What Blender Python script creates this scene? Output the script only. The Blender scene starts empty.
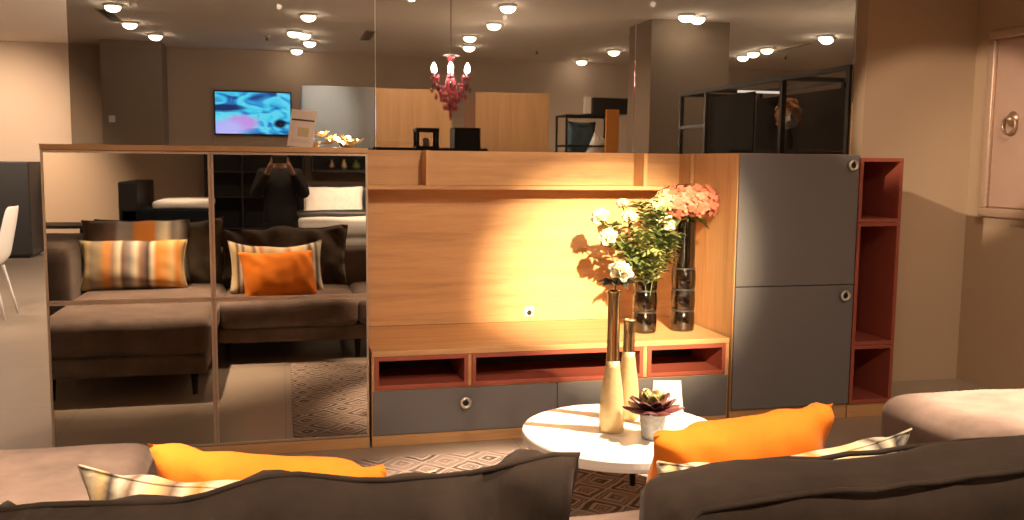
import bpy, bmesh, math, random
from mathutils import Vector, Matrix, noise
random.seed(7)
SC = bpy.context.scene
COL = SC.collection
PI = math.pi
V = Vector

# ------------------------------------------------------------------ materials
def mat(name):
    m = bpy.data.materials.new(name); m.use_nodes = True
    nt = m.node_tree; b = nt.nodes['Principled BSDF']
    return m, nt, b
def N(nt, t, **kw):
    n = nt.nodes.new(t)
    for k, v in kw.items():
        if k in n.inputs: n.inputs[k].default_value = v
        else: setattr(n, k, v)
    return n
def L(nt, a, b): nt.links.new(a, b)
def rgba(c): return (c[0], c[1], c[2], 1)
def ramp(nt, fac, stops, mode='LINEAR'):
    r = nt.nodes.new('ShaderNodeValToRGB'); r.color_ramp.interpolation = mode
    e = r.color_ramp.elements
    while len(e) < len(stops): e.new(0.5)
    for el, (p, c) in zip(e, stops): el.position = p; el.color = rgba(c)
    L(nt, fac, r.inputs['Fac']); return r
def coords(nt, scale=(1, 1, 1), loc=(0, 0, 0)):
    tc = N(nt, 'ShaderNodeTexCoord'); mp = N(nt, 'ShaderNodeMapping')
    mp.inputs['Scale'].default_value = scale; mp.inputs['Location'].default_value = loc
    L(nt, tc.outputs['Object'], mp.inputs['Vector']); return mp.outputs['Vector']
def plain(name, c, rough=.5, metal=0, bump=0, bscale=60, var=.06, sheen=0, spec=.5, coat=0):
    m, nt, b = mat(name)
    vec = coords(nt)
    nz = N(nt, 'ShaderNodeTexNoise', Scale=bscale, Detail=3); L(nt, vec, nz.inputs['Vector'])
    lo = [max(0, x * (1 - var)) for x in c]; hi = [min(1, x * (1 + var)) for x in c]
    r = ramp(nt, nz.outputs['Fac'], [(.3, lo), (.7, hi)]); L(nt, r.outputs[0], b.inputs['Base Color'])
    b.inputs['Roughness'].default_value = rough; b.inputs['Metallic'].default_value = metal
    b.inputs['Specular IOR Level'].default_value = spec
    b.inputs['Coat Weight'].default_value = coat
    if sheen: b.inputs['Sheen Weight'].default_value = sheen; b.inputs['Sheen Roughness'].default_value = .4
    if bump:
        bp = N(nt, 'ShaderNodeBump', Strength=bump, Distance=.01); L(nt, nz.outputs['Fac'], bp.inputs['Height']); L(nt, bp.outputs[0], b.inputs['Normal'])
    return m
def wood(name, c1, c2, c3, axis='X', rough=.5):
    m, nt, b = mat(name)
    sc = {'X': (1.1, 16, 16), 'Z': (16, 16, 1.1)}[axis]
    vec = coords(nt, sc)
    n1 = N(nt, 'ShaderNodeTexNoise', Scale=1.0, Detail=6, Roughness=.6, Distortion=.6); L(nt, vec, n1.inputs['Vector'])
    n2 = N(nt, 'ShaderNodeTexNoise', Scale=7.0, Detail=4, Roughness=.7); L(nt, vec, n2.inputs['Vector'])
    mx = N(nt, 'ShaderNodeMath', operation='MULTIPLY_ADD'); L(nt, n2.outputs['Fac'], mx.inputs[0]); mx.inputs[1].default_value = .35; L(nt, n1.outputs['Fac'], mx.inputs[2])
    r = ramp(nt, mx.outputs[0], [(.42, c3), (.6, c2), (.85, c1)]); L(nt, r.outputs[0], b.inputs['Base Color'])
    b.inputs['Roughness'].default_value = rough
    bp = N(nt, 'ShaderNodeBump', Strength=.08, Distance=.004); L(nt, mx.outputs[0], bp.inputs['Height']); L(nt, bp.outputs[0], b.inputs['Normal'])
    return m
def glow(name, c, s):
    m, nt, b = mat(name)
    b.inputs['Base Color'].default_value = rgba(c); b.inputs['Emission Color'].default_value = rgba(c); b.inputs['Emission Strength'].default_value = s
    return m
def tinted(name, tint, rough=0.0, f=.08, gl=(1, 1, 1)):
    """see-through coloured glass: transparent body with a glossy surface"""
    m, nt, b = mat(name); nt.nodes.remove(b)
    out = nt.nodes['Material Output']
    tr = N(nt, 'ShaderNodeBsdfTransparent'); tr.inputs[0].default_value = rgba(tint)
    g = N(nt, 'ShaderNodeBsdfGlossy', Roughness=rough); g.inputs[0].default_value = rgba(gl)
    fr = N(nt, 'ShaderNodeFresnel', IOR=1.45)
    mu = N(nt, 'ShaderNodeMath', operation='MULTIPLY_ADD'); L(nt, fr.outputs[0], mu.inputs[0]); mu.inputs[1].default_value = .9; mu.inputs[2].default_value = f - .04
    mx = N(nt, 'ShaderNodeMixShader'); L(nt, mu.outputs[0], mx.inputs[0]); L(nt, tr.outputs[0], mx.inputs[1]); L(nt, g.outputs[0], mx.inputs[2]); L(nt, mx.outputs[0], out.inputs[0])
    return m
def velvet(name, c, var=.25):
    m, nt, b = mat(name)
    vec = coords(nt)
    n1 = N(nt, 'ShaderNodeTexNoise', Scale=7, Detail=4, Roughness=.6); L(nt, vec, n1.inputs['Vector'])
    n2 = N(nt, 'ShaderNodeTexNoise', Scale=420, Detail=2); L(nt, vec, n2.inputs['Vector'])
    r = ramp(nt, n1.outputs['Fac'], [(.3, [x * (1 - var) for x in c]), (.7, [x * (1 + var) for x in c])])
    L(nt, r.outputs[0], b.inputs['Base Color'])
    b.inputs['Roughness'].default_value = .85; b.inputs['Sheen Weight'].default_value = .18; b.inputs['Sheen Roughness'].default_value = .35
    b.inputs['Sheen Tint'].default_value = (1, .85, .75, 1); b.inputs['Specular IOR Level'].default_value = .2
    bp = N(nt, 'ShaderNodeBump', Strength=.25, Distance=.003); L(nt, n2.outputs['Fac'], bp.inputs['Height']); L(nt, bp.outputs[0], b.inputs['Normal'])
    return m
def striped(name, stops, width, fuzz=.01):
    """woven stripes running across the cushion's width"""
    m, nt, b = mat(name)
    tc = N(nt, 'ShaderNodeTexCoord'); sp = N(nt, 'ShaderNodeSeparateXYZ'); L(nt, tc.outputs['Object'], sp.inputs[0])
    nz = N(nt, 'ShaderNodeTexNoise', Scale=90); L(nt, tc.outputs['Object'], nz.inputs['Vector'])
    ma = N(nt, 'ShaderNodeMath', operation='MULTIPLY_ADD'); L(nt, sp.outputs['X'], ma.inputs[0]); ma.inputs[1].default_value = 1 / width; ma.inputs[2].default_value = .5 - fuzz / 2
    ad = N(nt, 'ShaderNodeMath', operation='MULTIPLY_ADD'); L(nt, nz.outputs['Fac'], ad.inputs[0]); ad.inputs[1].default_value = fuzz; L(nt, ma.outputs[0], ad.inputs[2])
    r = ramp(nt, ad.outputs[0], stops); L(nt, r.outputs[0], b.inputs['Base Color'])
    b.inputs['Roughness'].default_value = .8; b.inputs['Sheen Weight'].default_value = .15; b.inputs['Specular IOR Level'].default_value = .2
    w = N(nt, 'ShaderNodeTexNoise', Scale=380); L(nt, tc.outputs['Object'], w.inputs['Vector'])
    bp = N(nt, 'ShaderNodeBump', Strength=.2, Distance=.003); L(nt, w.outputs['Fac'], bp.inputs['Height']); L(nt, bp.outputs[0], b.inputs['Normal'])
    return m

OAK = wood('oak_horizontal', (.62, .36, .165), (.53, .295, .13), (.41, .215, .09), 'X')
OAKV = wood('oak_vertical', (.60, .35, .16), (.52, .29, .128), (.40, .21, .088), 'Z')
GREY = plain('graphite_lacquer', (.16, .155, .16), .42, bscale=300, var=.03)
RED = plain('rust_red_lacquer', (.34, .085, .055), .4, bscale=200, var=.04)
WALL = plain('taupe_wall_paint', (.48, .36, .245), .9, bump=.05, bscale=160, var=.03, spec=.2)
TAUPE = plain('dark_taupe_paint', (.26, .20, .15), .9, bscale=120, var=.03, spec=.2)
FARWALL = plain('beige_wall_paint', (.50, .39, .30), .9, bump=.05, bscale=140, var=.03, spec=.2)
CEIL = plain('ceiling_paint', (.78, .70, .62), .9, bscale=90, var=.02, spec=.2)
BLACK = plain('black_metal', (.012, .012, .014), .45, metal=.2)
DARKW = plain('black_stained_board', (.018, .017, .018), .5)
NAVY = plain('navy_board', (.008, .012, .018), .75, spec=.15)
CHROME = plain('brushed_chrome', (.85, .82, .76), .42, metal=1)
PROFILE = plain('champagne_profile', (.62, .50, .40), .35, metal=.75)
WHITE = plain('white_lacquer', (.83, .80, .74), .25, var=.01)
PLASTIC = plain('white_plastic', (.8, .78, .74), .4, var=.01)
PAPER = plain('cream_paper', (.74, .64, .58), .8, var=.02)
INK = plain('brown_ink', (.07, .04, .03), .8)
INKG = plain('sand_ink', (.55, .45, .28), .8)
MIRROR, nt, b = mat('smoked_mirror')
b.inputs['Base Color'].default_value = (.56, .52, .46, 1); b.inputs['Metallic'].default_value = 1; b.inputs['Roughness'].default_value = .012
GLASS = tinted('smoked_partition_glass', (.53, .51, .48), f=.03)
SMOKE = tinted('smoked_vase_glass', (.42, .39, .36), .03, .10)
CLEAR = tinted('clear_glass', (.9, .88, .86), .0, .10)
PINKGL = plain('raspberry_crystal', (.72, .13, .18), .08, spec=1, coat=.6)
SOFA = velvet('mauve_brown_velvet', (.135, .096, .078))
CUSH = velvet('dark_brown_velvet', (.058, .042, .032))
OLIVE = velvet('olive_grey_velvet', (.10, .085, .06))
ORANGE = velvet('saffron_velvet', (.74, .205, .016), .12)
C_, G_, O_, B_, Y_, D_ = (.75, .66, .48), (.28, .25, .24), (.70, .27, .05), (.20, .12, .08), (.72, .52, .24), (.07, .055, .05)
STRIPE = striped('multicolour_stripe', [(0, (.42, .38, .22)), (.08, Y_), (.12, (.34, .28, .2)), (.2, (.40, .30, .17)), (.27, O_), (.32, (.36, .24, .16)), (.38, C_), (.41, B_), (.47, G_), (.53, C_), (.57, (.36, .22, .15)), (.64, D_), (.68, C_), (.72, O_), (.8, (.72, .36, .10)), (.86, Y_), (.91, O_), (.96, (.60, .45, .2)), (1, Y_)], .78)
STRIPE2 = striped('cream_stripe', [(0, B_), (.03, C_), (.07, Y_), (.095, D_), (.12, C_), (.15, B_), (.17, C_), (.22, Y_), (.26, B_), (.29, C_), (.33, O_), (.37, C_), (.45, Y_), (.55, C_), (.62, O_), (.66, C_), (.74, Y_), (.80, C_), (.84, D_), (.88, C_), (.91, D_), (.94, (.5, .46, .38)), (1, C_)], .75)
STRIPE3 = striped('brown_grey_orange_stripe', [(0, (.11, .07, .05)), (.3, (.15, .10, .075)), (.34, G_), (.46, (.20, .17, .16)), (.5, (.46, .17, .03)), (.68, (.48, .18, .03)), (.72, (.42, .40, .32)), (.8, C_), (.86, G_), (.92, (.45, .42, .35)), (1, D_)], .76, .02)
GOLD = plain('polished_gold', (1.0, .78, .42), .2, metal=1)
GOLDM = plain('satin_pale_gold', (.82, .62, .31), .42, metal=.5)
POT = plain('grey_concrete_glaze', (.33, .33, .31), .5, bump=.2, bscale=40, var=.2)
LEAF = plain('leaf_green', (.13, .17, .05), .6, var=.35, bscale=25)
LEAFL = plain('pale_leaf_green', (.27, .29, .10), .6, var=.3, bscale=25)
LEAFD = plain('dark_leaf', (.03, .035, .02), .6)
STEM = plain('stem_green', (.12, .17, .05), .6)
PETALW = plain('cream_petal', (.66, .58, .35), .6, var=.15, bscale=40)
PETALP = plain('salmon_petal', (.48, .155, .095), .6, var=.18, bscale=30)
PETALG = plain('pale_green_petal', (.55, .52, .30), .6, var=.15, bscale=30)
SUCC = plain('maroon_succulent_leaf', (.115, .035, .032), .42, var=.45, bscale=18)
SUCC2 = plain('green_succulent_heart', (.22, .20, .06), .45, var=.4, bscale=20)
SOIL = plain('dark_soil', (.03, .02, .015), .9)
LAMP = glow('lit_lamp_lens', (1, .88, .72), 40)
BULB = glow('lit_bulb', (1, .88, .8), 60)
LED = glow('lit_led_bar', (.95, .9, .85), 1.6)
FAIRY = glow('warm_light_bead', (1, .82, .5), 22)
SKIN = plain('skin', (.45, .27, .19), .6); HAIR = plain('dark_hair', (.012, .009, .008), .6)
JACKET = plain('black_jacket_cloth', (.016, .013, .013), .85); TROUS = plain('dark_trouser_cloth', (.02, .02, .026), .9)
LINEN = plain('white_linen', (.80, .78, .74), .85, bump=.15, bscale=25)
BRASS = plain('antique_pewter', (.50, .36, .27), .38, metal=.8)
PANELW = plain('pale_rose_lacquer', (.50, .345, .27), .3, var=.05, bscale=4)
FRAMEW = plain('silvered_frame', (.58, .43, .33), .35, metal=.35)
TERR = plain('terracotta_board', (.62, .24, .04), .6)
TEAL = plain('slate_teal_cloth', (.05, .09, .11), .85)
DRIED = plain('dried_bloom', (.62, .30, .13), .8, var=.5, bscale=22)
GREYGLOSS = plain('grey_gloss_lacquer', (.27, .28, .29), .3)

def floor_mat():
    m, nt, b = mat('polished_taupe_floor_tile')
    vec = coords(nt)
    br = N(nt, 'ShaderNodeTexBrick', Scale=1.0); br.offset = 0
    br.inputs['Brick Width'].default_value = 1.2; br.inputs['Row Height'].default_value = 1.2; br.inputs['Mortar Size'].default_value = .003
    br.inputs['Color1'].default_value = (.335, .27, .215, 1); br.inputs['Color2'].default_value = (.35, .285, .225, 1); br.inputs['Mortar'].default_value = (.22, .18, .145, 1)
    L(nt, vec, br.inputs['Vector'])
    nz = N(nt, 'ShaderNodeTexNoise', Scale=3, Detail=5); L(nt, vec, nz.inputs['Vector'])
    mx = N(nt, 'ShaderNodeMixRGB', blend_type='MULTIPLY'); mx.inputs[0].default_value = .35
    r = ramp(nt, nz.outputs['Fac'], [(.3, (.75, .75, .75)), (.7, (1, 1, 1))])
    L(nt, br.outputs[0], mx.inputs[1]); L(nt, r.outputs[0], mx.inputs[2]); L(nt, mx.outputs[0], b.inputs['Base Color'])
    b.inputs['Roughness'].default_value = .3
    return m
def rug_mat():
    m, nt, b = mat('diamond_woven_rug')
    tc = N(nt, 'ShaderNodeTexCoord'); sp = N(nt, 'ShaderNodeSeparateXYZ'); L(nt, tc.outputs['Object'], sp.inputs[0])
    nz = N(nt, 'ShaderNodeTexNoise', Scale=9, Detail=3); L(nt, tc.outputs['Object'], nz.inputs['Vector'])
    def tri(sock, period):
        a = N(nt, 'ShaderNodeMath', operation='PINGPONG'); L(nt, sock, a.inputs[0]); a.inputs[1].default_value = period / 2
        d = N(nt, 'ShaderNodeMath', operation='DIVIDE'); L(nt, a.outputs[0], d.inputs[0]); d.inputs[1].default_value = period / 2
        return d.outputs[0]
    s = N(nt, 'ShaderNodeMath', operation='ADD'); L(nt, tri(sp.outputs['X'], .22), s.inputs[0]); L(nt, tri(sp.outputs['Y'], .22), s.inputs[1])
    w = N(nt, 'ShaderNodeMath', operation='MULTIPLY_ADD'); L(nt, nz.outputs['Fac'], w.inputs[0]); w.inputs[1].default_value = .5; L(nt, s.outputs[0], w.inputs[2])
    pp = N(nt, 'ShaderNodeMath', operation='PINGPONG'); L(nt, w.outputs[0], pp.inputs[0]); pp.inputs[1].default_value = .5
    r = ramp(nt, pp.outputs[0], [(.10, (.11, .083, .07)), (.17, (.46, .36, .30)), (.30, (.50, .40, .34)), (.36, (.15, .115, .10)), (.44, (.19, .145, .125)), (.5, (.44, .35, .30))])
    n2 = N(nt, 'ShaderNodeTexNoise', Scale=5, Detail=2); L(nt, tc.outputs['Object'], n2.inputs['Vector'])
    mx = N(nt, 'ShaderNodeMixRGB', blend_type='MIX'); f = ramp(nt, n2.outputs['Fac'], [(.42, (0, 0, 0)), (.62, (.7, .7, .7))]); L(nt, f.outputs[0], mx.inputs[0])
    L(nt, r.outputs[0], mx.inputs[1]); mx.inputs[2].default_value = (.32, .245, .205, 1)
    L(nt, mx.outputs[0], b.inputs['Base Color']); b.inputs['Roughness'].default_value = .95; b.inputs['Specular IOR Level'].default_value = .1
    n3 = N(nt, 'ShaderNodeTexNoise', Scale=260); L(nt, tc.outputs['Object'], n3.inputs['Vector'])
    bp = N(nt, 'ShaderNodeBump', Strength=.5, Distance=.006); L(nt, n3.outputs['Fac'], bp.inputs['Height']); L(nt, bp.outputs[0], b.inputs['Normal'])
    return m
def screen_mat():
    m, nt, b = mat('lit_screen')
    tc = N(nt, 'ShaderNodeTexCoord')
    mp = N(nt, 'ShaderNodeMapping'); mp.inputs['Scale'].default_value = (1.3, 1, 3.2); mp.inputs['Rotation'].default_value = (0, .45, 0); L(nt, tc.outputs['Object'], mp.inputs['Vector'])
    n1 = N(nt, 'ShaderNodeTexNoise', Scale=1.7, Detail=2, Distortion=1.2); L(nt, mp.outputs[0], n1.inputs['Vector'])
    r = ramp(nt, n1.outputs['Fac'], [(.3, (.01, .05, .22)), (.4, (.02, .22, .62)), (.5, (.05, .55, .85)), (.6, (.12, .62, .86)), (.72, (.02, .3, .75))])
    def blob(c, sx, sz, lo, hi):
        mm = N(nt, 'ShaderNodeMapping', vector_type='POINT'); mm.inputs['Location'].default_value = (-c[0] * sx, 0, -c[1] * sz); mm.inputs['Scale'].default_value = (sx, 0, sz); L(nt, tc.outputs['Object'], mm.inputs['Vector'])
        ln = N(nt, 'ShaderNodeVectorMath', operation='LENGTH'); L(nt, mm.outputs[0], ln.inputs[0])
        return ramp(nt, ln.outputs['Value'], [(lo, (1, 1, 1)), (hi, (0, 0, 0))])
    cur = r.outputs[0]
    for c, sx, sz, col in (((-.18, -.16), 3.2, 6.5, (.42, .25, .75)), ((-.42, -.25), 3, 6, (.35, .38, .9)), ((.42, -.16), 8, 11, (.004, .006, .03)), ((-.45, .08), 2.6, 14, (.0, .02, .12))):
        bl = blob(c, sx, sz, .55, 1.0); mx = N(nt, 'ShaderNodeMixRGB'); L(nt, bl.outputs[0], mx.inputs[0]); L(nt, cur, mx.inputs[1]); mx.inputs[2].default_value = rgba(col); cur = mx.outputs[0]
    b.inputs['Base Color'].default_value = (.01, .01, .01, 1); b.inputs['Roughness'].default_value = .2
    L(nt, cur, b.inputs['Emission Color']); b.inputs['Emission Strength'].default_value = 2.6
    return m
FLOOR = floor_mat(); RUGM = rug_mat(); SCREEN = screen_mat()

# ------------------------------------------------------------------ object helpers
def tag(o, label=None, cat=None, group=None, kind=None):
    if label: o['label'] = label
    if cat: o['category'] = cat
    if group: o['group'] = group
    if kind: o['kind'] = kind
    return o
def thing(name, label, cat, loc=(0, 0, 0), rz=0, group=None):
    o = bpy.data.objects.new(name, None); COL.objects.link(o); o.empty_display_size = .05
    o.location = loc; o.rotation_euler = (0, 0, rz)
    return tag(o, label, cat, group)
def rootloc(p):
    while p.parent: p = p.parent
    return V(p.location)
def obj(name, bm, m, parent=None, smooth=False, bevel=0, seg=2, world=True, sub=0):
    """one mesh object; vertices are given in world space unless world=False"""
    if parent is not None and world: bmesh.ops.translate(bm, vec=-rootloc(parent), verts=bm.verts)
    bmesh.ops.recalc_face_normals(bm, faces=bm.faces)
    me = bpy.data.meshes.new(name); bm.to_mesh(me); bm.free()
    me.materials.append(m)
    o = bpy.data.objects.new(name, me); COL.objects.link(o)
    if parent is not None: o.parent = parent
    if smooth:
        for p in me.polygons: p.use_smooth = True
    if bevel:
        md = o.modifiers.new('bevel', 'BEVEL'); md.width = bevel; md.segments = seg; md.limit_method = 'ANGLE'; md.angle_limit = .6
        if seg > 2:
            for p in me.polygons: p.use_smooth = True
    if sub:
        md = o.modifiers.new('sub', 'SUBSURF'); md.levels = sub; md.render_levels = sub
    return o
def copy_tree(o, parent=None):
    c = o.copy(); COL.objects.link(c)
    if parent is not None: c.parent = parent
    for ch in list(o.children): copy_tree(ch, c)
    return c
def setpos(o, loc, rz=None):
    o.location = loc
    if rz is not None: o.rotation_euler = (0, 0, rz)
    return o
def box(bm, x0, x1, y0, y1, z0, z1):
    v = [bm.verts.new((x, y, z)) for z in (z0, z1) for y in (y0, y1) for x in (x0, x1)]
    for f in ((0, 2, 3, 1), (4, 5, 7, 6), (0, 1, 5, 4), (2, 6, 7, 3), (0, 4, 6, 2), (1, 3, 7, 5)): bm.faces.new([v[i] for i in f])
    return bm
def bx(*a): return box(bmesh.new(), *a)
def lathe(bm, prof, n=32, c=(0, 0, 0), cap=True):
    rings = []
    for r, z in prof:
        rings.append([bm.verts.new((c[0] + r * math.cos(2 * PI * i / n), c[1] + r * math.sin(2 * PI * i / n), c[2] + z)) for i in range(n)])
    for a, b2 in zip(rings, rings[1:]):
        for i in range(n): bm.faces.new((a[i], a[(i + 1) % n], b2[(i + 1) % n], b2[i]))
    if cap:
        bm.faces.new(rings[0][::-1]); bm.faces.new(rings[-1])
    return bm
def tube(bm, pts, r, n=8, r2=None):
    pts = [V(p) for p in pts]; rings = []
    for i, p in enumerate(pts):
        d = (pts[min(i + 1, len(pts) - 1)] - pts[max(i - 1, 0)]).normalized()
        a = d.cross(V((0, 0, 1)));
        if a.length < .05: a = d.cross(V((1, 0, 0)))
        a.normalize(); b2 = d.cross(a)
        rr = r if r2 is None else r + (r2 - r) * i / (len(pts) - 1)
        rings.append([bm.verts.new(p + a * rr * math.cos(2 * PI * k / n) + b2 * rr * math.sin(2 * PI * k / n)) for k in range(n)])
    for a, b2 in zip(rings, rings[1:]):
        for k in range(n): bm.faces.new((a[k], a[(k + 1) % n], b2[(k + 1) % n], b2[k]))
    bm.faces.new(rings[0][::-1]); bm.faces.new(rings[-1])
    return bm
def ball(bm, c, r, sx=1, sy=1, sz=1, n=10):
    bmesh.ops.create_icosphere(bm, subdivisions=2 if n > 8 else 1, radius=r, matrix=Matrix.Translation(c) @ Matrix.Diagonal((sx, sy, sz, 1)))
    return bm
def torus(bm, c, R, r, axis='Y', n=24, m=8):
    rings = []
    for i in range(n):
        a = 2 * PI * i / n; ring = []
        for k in range(m):
            b2 = 2 * PI * k / m; q = R + r * math.cos(b2); h = r * math.sin(b2)
            p = {'Y': (q * math.cos(a), h, q * math.sin(a)), 'Z': (q * math.cos(a), q * math.sin(a), h), 'X': (h, q * math.cos(a), q * math.sin(a))}[axis]
            ring.append(bm.verts.new(V(c) + V(p)))
        rings.append(ring)
    for i in range(n):
        for k in range(m): bm.faces.new((rings[i][k], rings[(i + 1) % n][k], rings[(i + 1) % n][(k + 1) % m], rings[i][(k + 1) % m]))
    return bm
def disc_y(bm, c, r, y0, y1, n=24):
    a = [bm.verts.new((c[0] + r * math.cos(2 * PI * i / n), y0, c[2] + r * math.sin(2 * PI * i / n))) for i in range(n)]
    b2 = [bm.verts.new((c[0] + r * math.cos(2 * PI * i / n), y1, c[2] + r * math.sin(2 * PI * i / n))) for i in range(n)]
    for i in range(n): bm.faces.new((a[i], a[(i + 1) % n], b2[(i + 1) % n], b2[i]))
    bm.faces.new(a); bm.faces.new(b2[::-1]); return bm

def pillow_bm(w, h, t, pinch=.10, n=26, seed=0, wr=.012, sag=0, crease=0):
    """a stuffed cushion: width along x, height along z, thickness along y, origin at its middle"""
    bm = bmesh.new(); g = {}
    for side in (1, -1):
        for i in range(n + 1):
            for j in range(n + 1):
                u = -1 + 2 * i / n; v = -1 + 2 * j / n
                edge = i in (0, n) or j in (0, n)
                if side == -1 and edge: g[(side, i, j)] = g[(1, i, j)]; continue
                x = w / 2 * u * (1 - pinch * (1 - v * v) * abs(u) ** 2)
                z = h / 2 * v * (1 - pinch * (1 - u * u) * abs(v) ** 2)
                th = t / 2 * ((1 - abs(u) ** 2.6) * (1 - abs(v) ** 2.6)) ** .45
                p = V((x * 4 + seed * 7.3, side * 1.7 + seed, z * 4))
                nzv = noise.noise(p) * wr + noise.noise(p * 2.7) * wr * .5
                if crease:
                    nzv += crease * math.sin(14 * u + 5 * v + seed) * abs(u * v) ** 1.2
                    nzv += noise.noise(V((x * 11 + seed, z * 2.2, side))) * crease * .5
                z2 = z - sag * (1 - u * u) * (v + 1) / 2 + noise.noise(V((x * 5 + seed, seed * 3.1, 0))) * wr * .9 * (v + 1) / 2
                y = side * (th + (nzv if not edge else 0))
                g[(side, i, j)] = bm.verts.new((x, y, z2))
    for side in (1, -1):
        for i in range(n):
            for j in range(n):
                f = [g[(side, i, j)], g[(side, i + 1, j)], g[(side, i + 1, j + 1)], g[(side, i, j + 1)]]
                bm.faces.new(f if side == -1 else f[::-1])
    return bm
def pillow_seam(w, h, pinch, r=.004, sag=0, seed=0, wr=.012, n=20):
    """corded edge that follows the outline of pillow_bm"""
    pts = []
    def P(u, v):
        x = w / 2 * u * (1 - pinch * (1 - v * v) * abs(u) ** 2); z = h / 2 * v * (1 - pinch * (1 - u * u) * abs(v) ** 2)
        z = z - sag * (1 - u * u) * (v + 1) / 2 + noise.noise(V((x * 5 + seed, seed * 3.1, 0))) * wr * .9 * (v + 1) / 2
        return (x, 0, z)
    for k in range(n): pts.append(P(-1 + 2 * k / n, 1))
    for k in range(n): pts.append(P(1, 1 - 2 * k / n))
    for k in range(n): pts.append(P(1 - 2 * k / n, -1))
    for k in range(n + 1): pts.append(P(-1, -1 + 2 * k / n))
    return tube(bmesh.new(), pts, r, 6)
def throw_pillow(name, label, m, c, w, h, t, yaw=0, lean=0, roll=0, group=None, pinch=.10, seed=0, sag=0, crease=.01):
    r = thing(name, label, 'pillow', c, 0, group)
    r.rotation_euler = (lean, roll, yaw)
    obj('cover', pillow_bm(w, h, t, pinch, 28, seed, .014, sag, crease), m, r, True, world=False)
    if m is not ORANGE: obj('corded_edge', pillow_seam(w, h, pinch, .003, sag, seed, .014), m, r, True, world=False)
    return r
def soft_block(x0, x1, y0, y1, z0, z1, seed=0, puff=.02, n=(14, 14, 5), rad=.05):
    """an upholstered block: rounded corners, slightly domed faces, soft dents"""
    bm = bmesh.new(); d = {}
    cx, cy, cz = (x0 + x1) / 2, (y0 + y1) / 2, (z0 + z1) / 2; hx, hy, hz = (x1 - x0) / 2, (y1 - y0) / 2, (z1 - z0) / 2
    nx, ny, nz = n
    def tick(k, m2, h):
        # extra rows next to the edges so that the rounding is smooth
        e = min(rad / h, .45)
        s = [-1, -1 + e * .3, -1 + e] + [(-1 + e) + (2 - 2 * e) * q / m2 for q in range(1, m2)] + [1 - e, 1 - e * .3, 1]
        return s
    tx, ty, tz = tick(0, nx, hx), tick(0, ny, hy), tick(0, nz, hz)
    def vert(i, j, k):
        if (i, j, k) in d: return d[(i, j, k)]
        p = V((tx[i] * hx, ty[j] * hy, tz[k] * hz))
        q = V((max(-hx + rad, min(hx - rad, p.x)), max(-hy + rad, min(hy - rad, p.y)), max(-hz + rad, min(hz - rad, p.z))))
        dv = p - q
        if dv.length > 1e-9: p = q + dv.normalized() * rad
        u, v, w2 = tx[i], ty[j], tz[k]
        dome = puff * (1 - u ** 4) * (1 - v ** 4)
        p.z += dome * w2
        p.x += puff * .6 * u * (1 - v ** 4) * (1 - w2 ** 2); p.y += puff * .6 * v * (1 - u ** 4) * (1 - w2 ** 2)
        s = noise.noise(V((p.x * 3 + seed * 5, p.y * 3, p.z * 3))) * .012
        p.z += s
        d[(i, j, k)] = bm.verts.new((cx + p.x, cy + p.y, cz + p.z)); return d[(i, j, k)]
    X, Y, Z = len(tx) - 1, len(ty) - 1, len(tz) - 1
    for i in range(X):
        for j in range(Y):
            for k in (0, Z): bm.faces.new((vert(i, j, k), vert(i + 1, j, k), vert(i + 1, j + 1, k), vert(i, j + 1, k)))
    for i in range(X):
        for k in range(Z):
            for j in (0, Y): bm.faces.new((vert(i, j, k), vert(i + 1, j, k), vert(i + 1, j, k + 1), vert(i, j, k + 1)))
    for j in range(Y):
        for k in range(Z):
            for i in (0, X): bm.faces.new((vert(i, j, k), vert(i, j + 1, k), vert(i, j + 1, k + 1), vert(i, j, k + 1)))
    return bm
def struct(name, bm, m, parent=None, **k):
    o = obj(name, bm, m, parent, **k)
    if parent is None: tag(o, kind='structure')
    return o

# ------------------------------------------------------------------ the room
H = 3.25
FX0, FX1, FY0, FY1 = -7.0, 9.8, -9.5, 11.0
struct('floor', bx(FX0, FX1, FY0, FY1, -.1, 0), FLOOR)
struct('ceiling', bx(FX0, FX1, FY0, FY1, H, H + .1), CEIL)
struct('wall_far', bx(FX0 - .15, FX1 + .15, FY1, FY1 + .15, 0, H), FARWALL)
struct('wall_back', bx(FX0 - .15, FX1 + .15, FY0 - .15, FY0, 0, H), FARWALL)
struct('wall_left', bx(FX0 - .15, FX0, FY0, FY1, 0, H), FARWALL)
struct('wall_outer_right', bx(FX1, FX1 + .15, .9, FY1, 0, H), FARWALL)
struct('wall_partition', bx(3.787, 4.79, .75, .90, 0, H), WALL)
struct('wall_right', bx(4.64, 4.79, FY0, .75, 0, H), WALL)
struct('baseboard_far', bx(FX0, FX1, FY1 - .018, FY1, 0, .09), WHITE)
struct('pillar_far', bx(-2.60, -1.74, 10.3, 11.0, 0, H), TAUPE)
struct('column_centre', bx(4.40, 5.44, 6.0, 6.75, 0, H), TAUPE)
# smoked glass partition behind the wall units: three panes edge to edge
for i, (a, b2) in enumerate(((-1.135, .549), (.552, 2.20), (2.203, 3.785))):
    struct('window_%d' % (i + 1), bx(a, b2, .875, .887, 0, H), GLASS)
sw = thing('light_switch', 'small pale square switch on the dark pillar at far left', 'switch', (-2.46, 10.3, 2.08))
obj('switch_plate', bx(-2.505, -2.415, 10.288, 10.3, 2.03, 2.13), PLASTIC, sw, bevel=.004)
obj('rocker', bx(-2.485, -2.435, 10.28, 10.288, 2.05, 2.11), PLASTIC, sw, bevel=.003)

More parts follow.
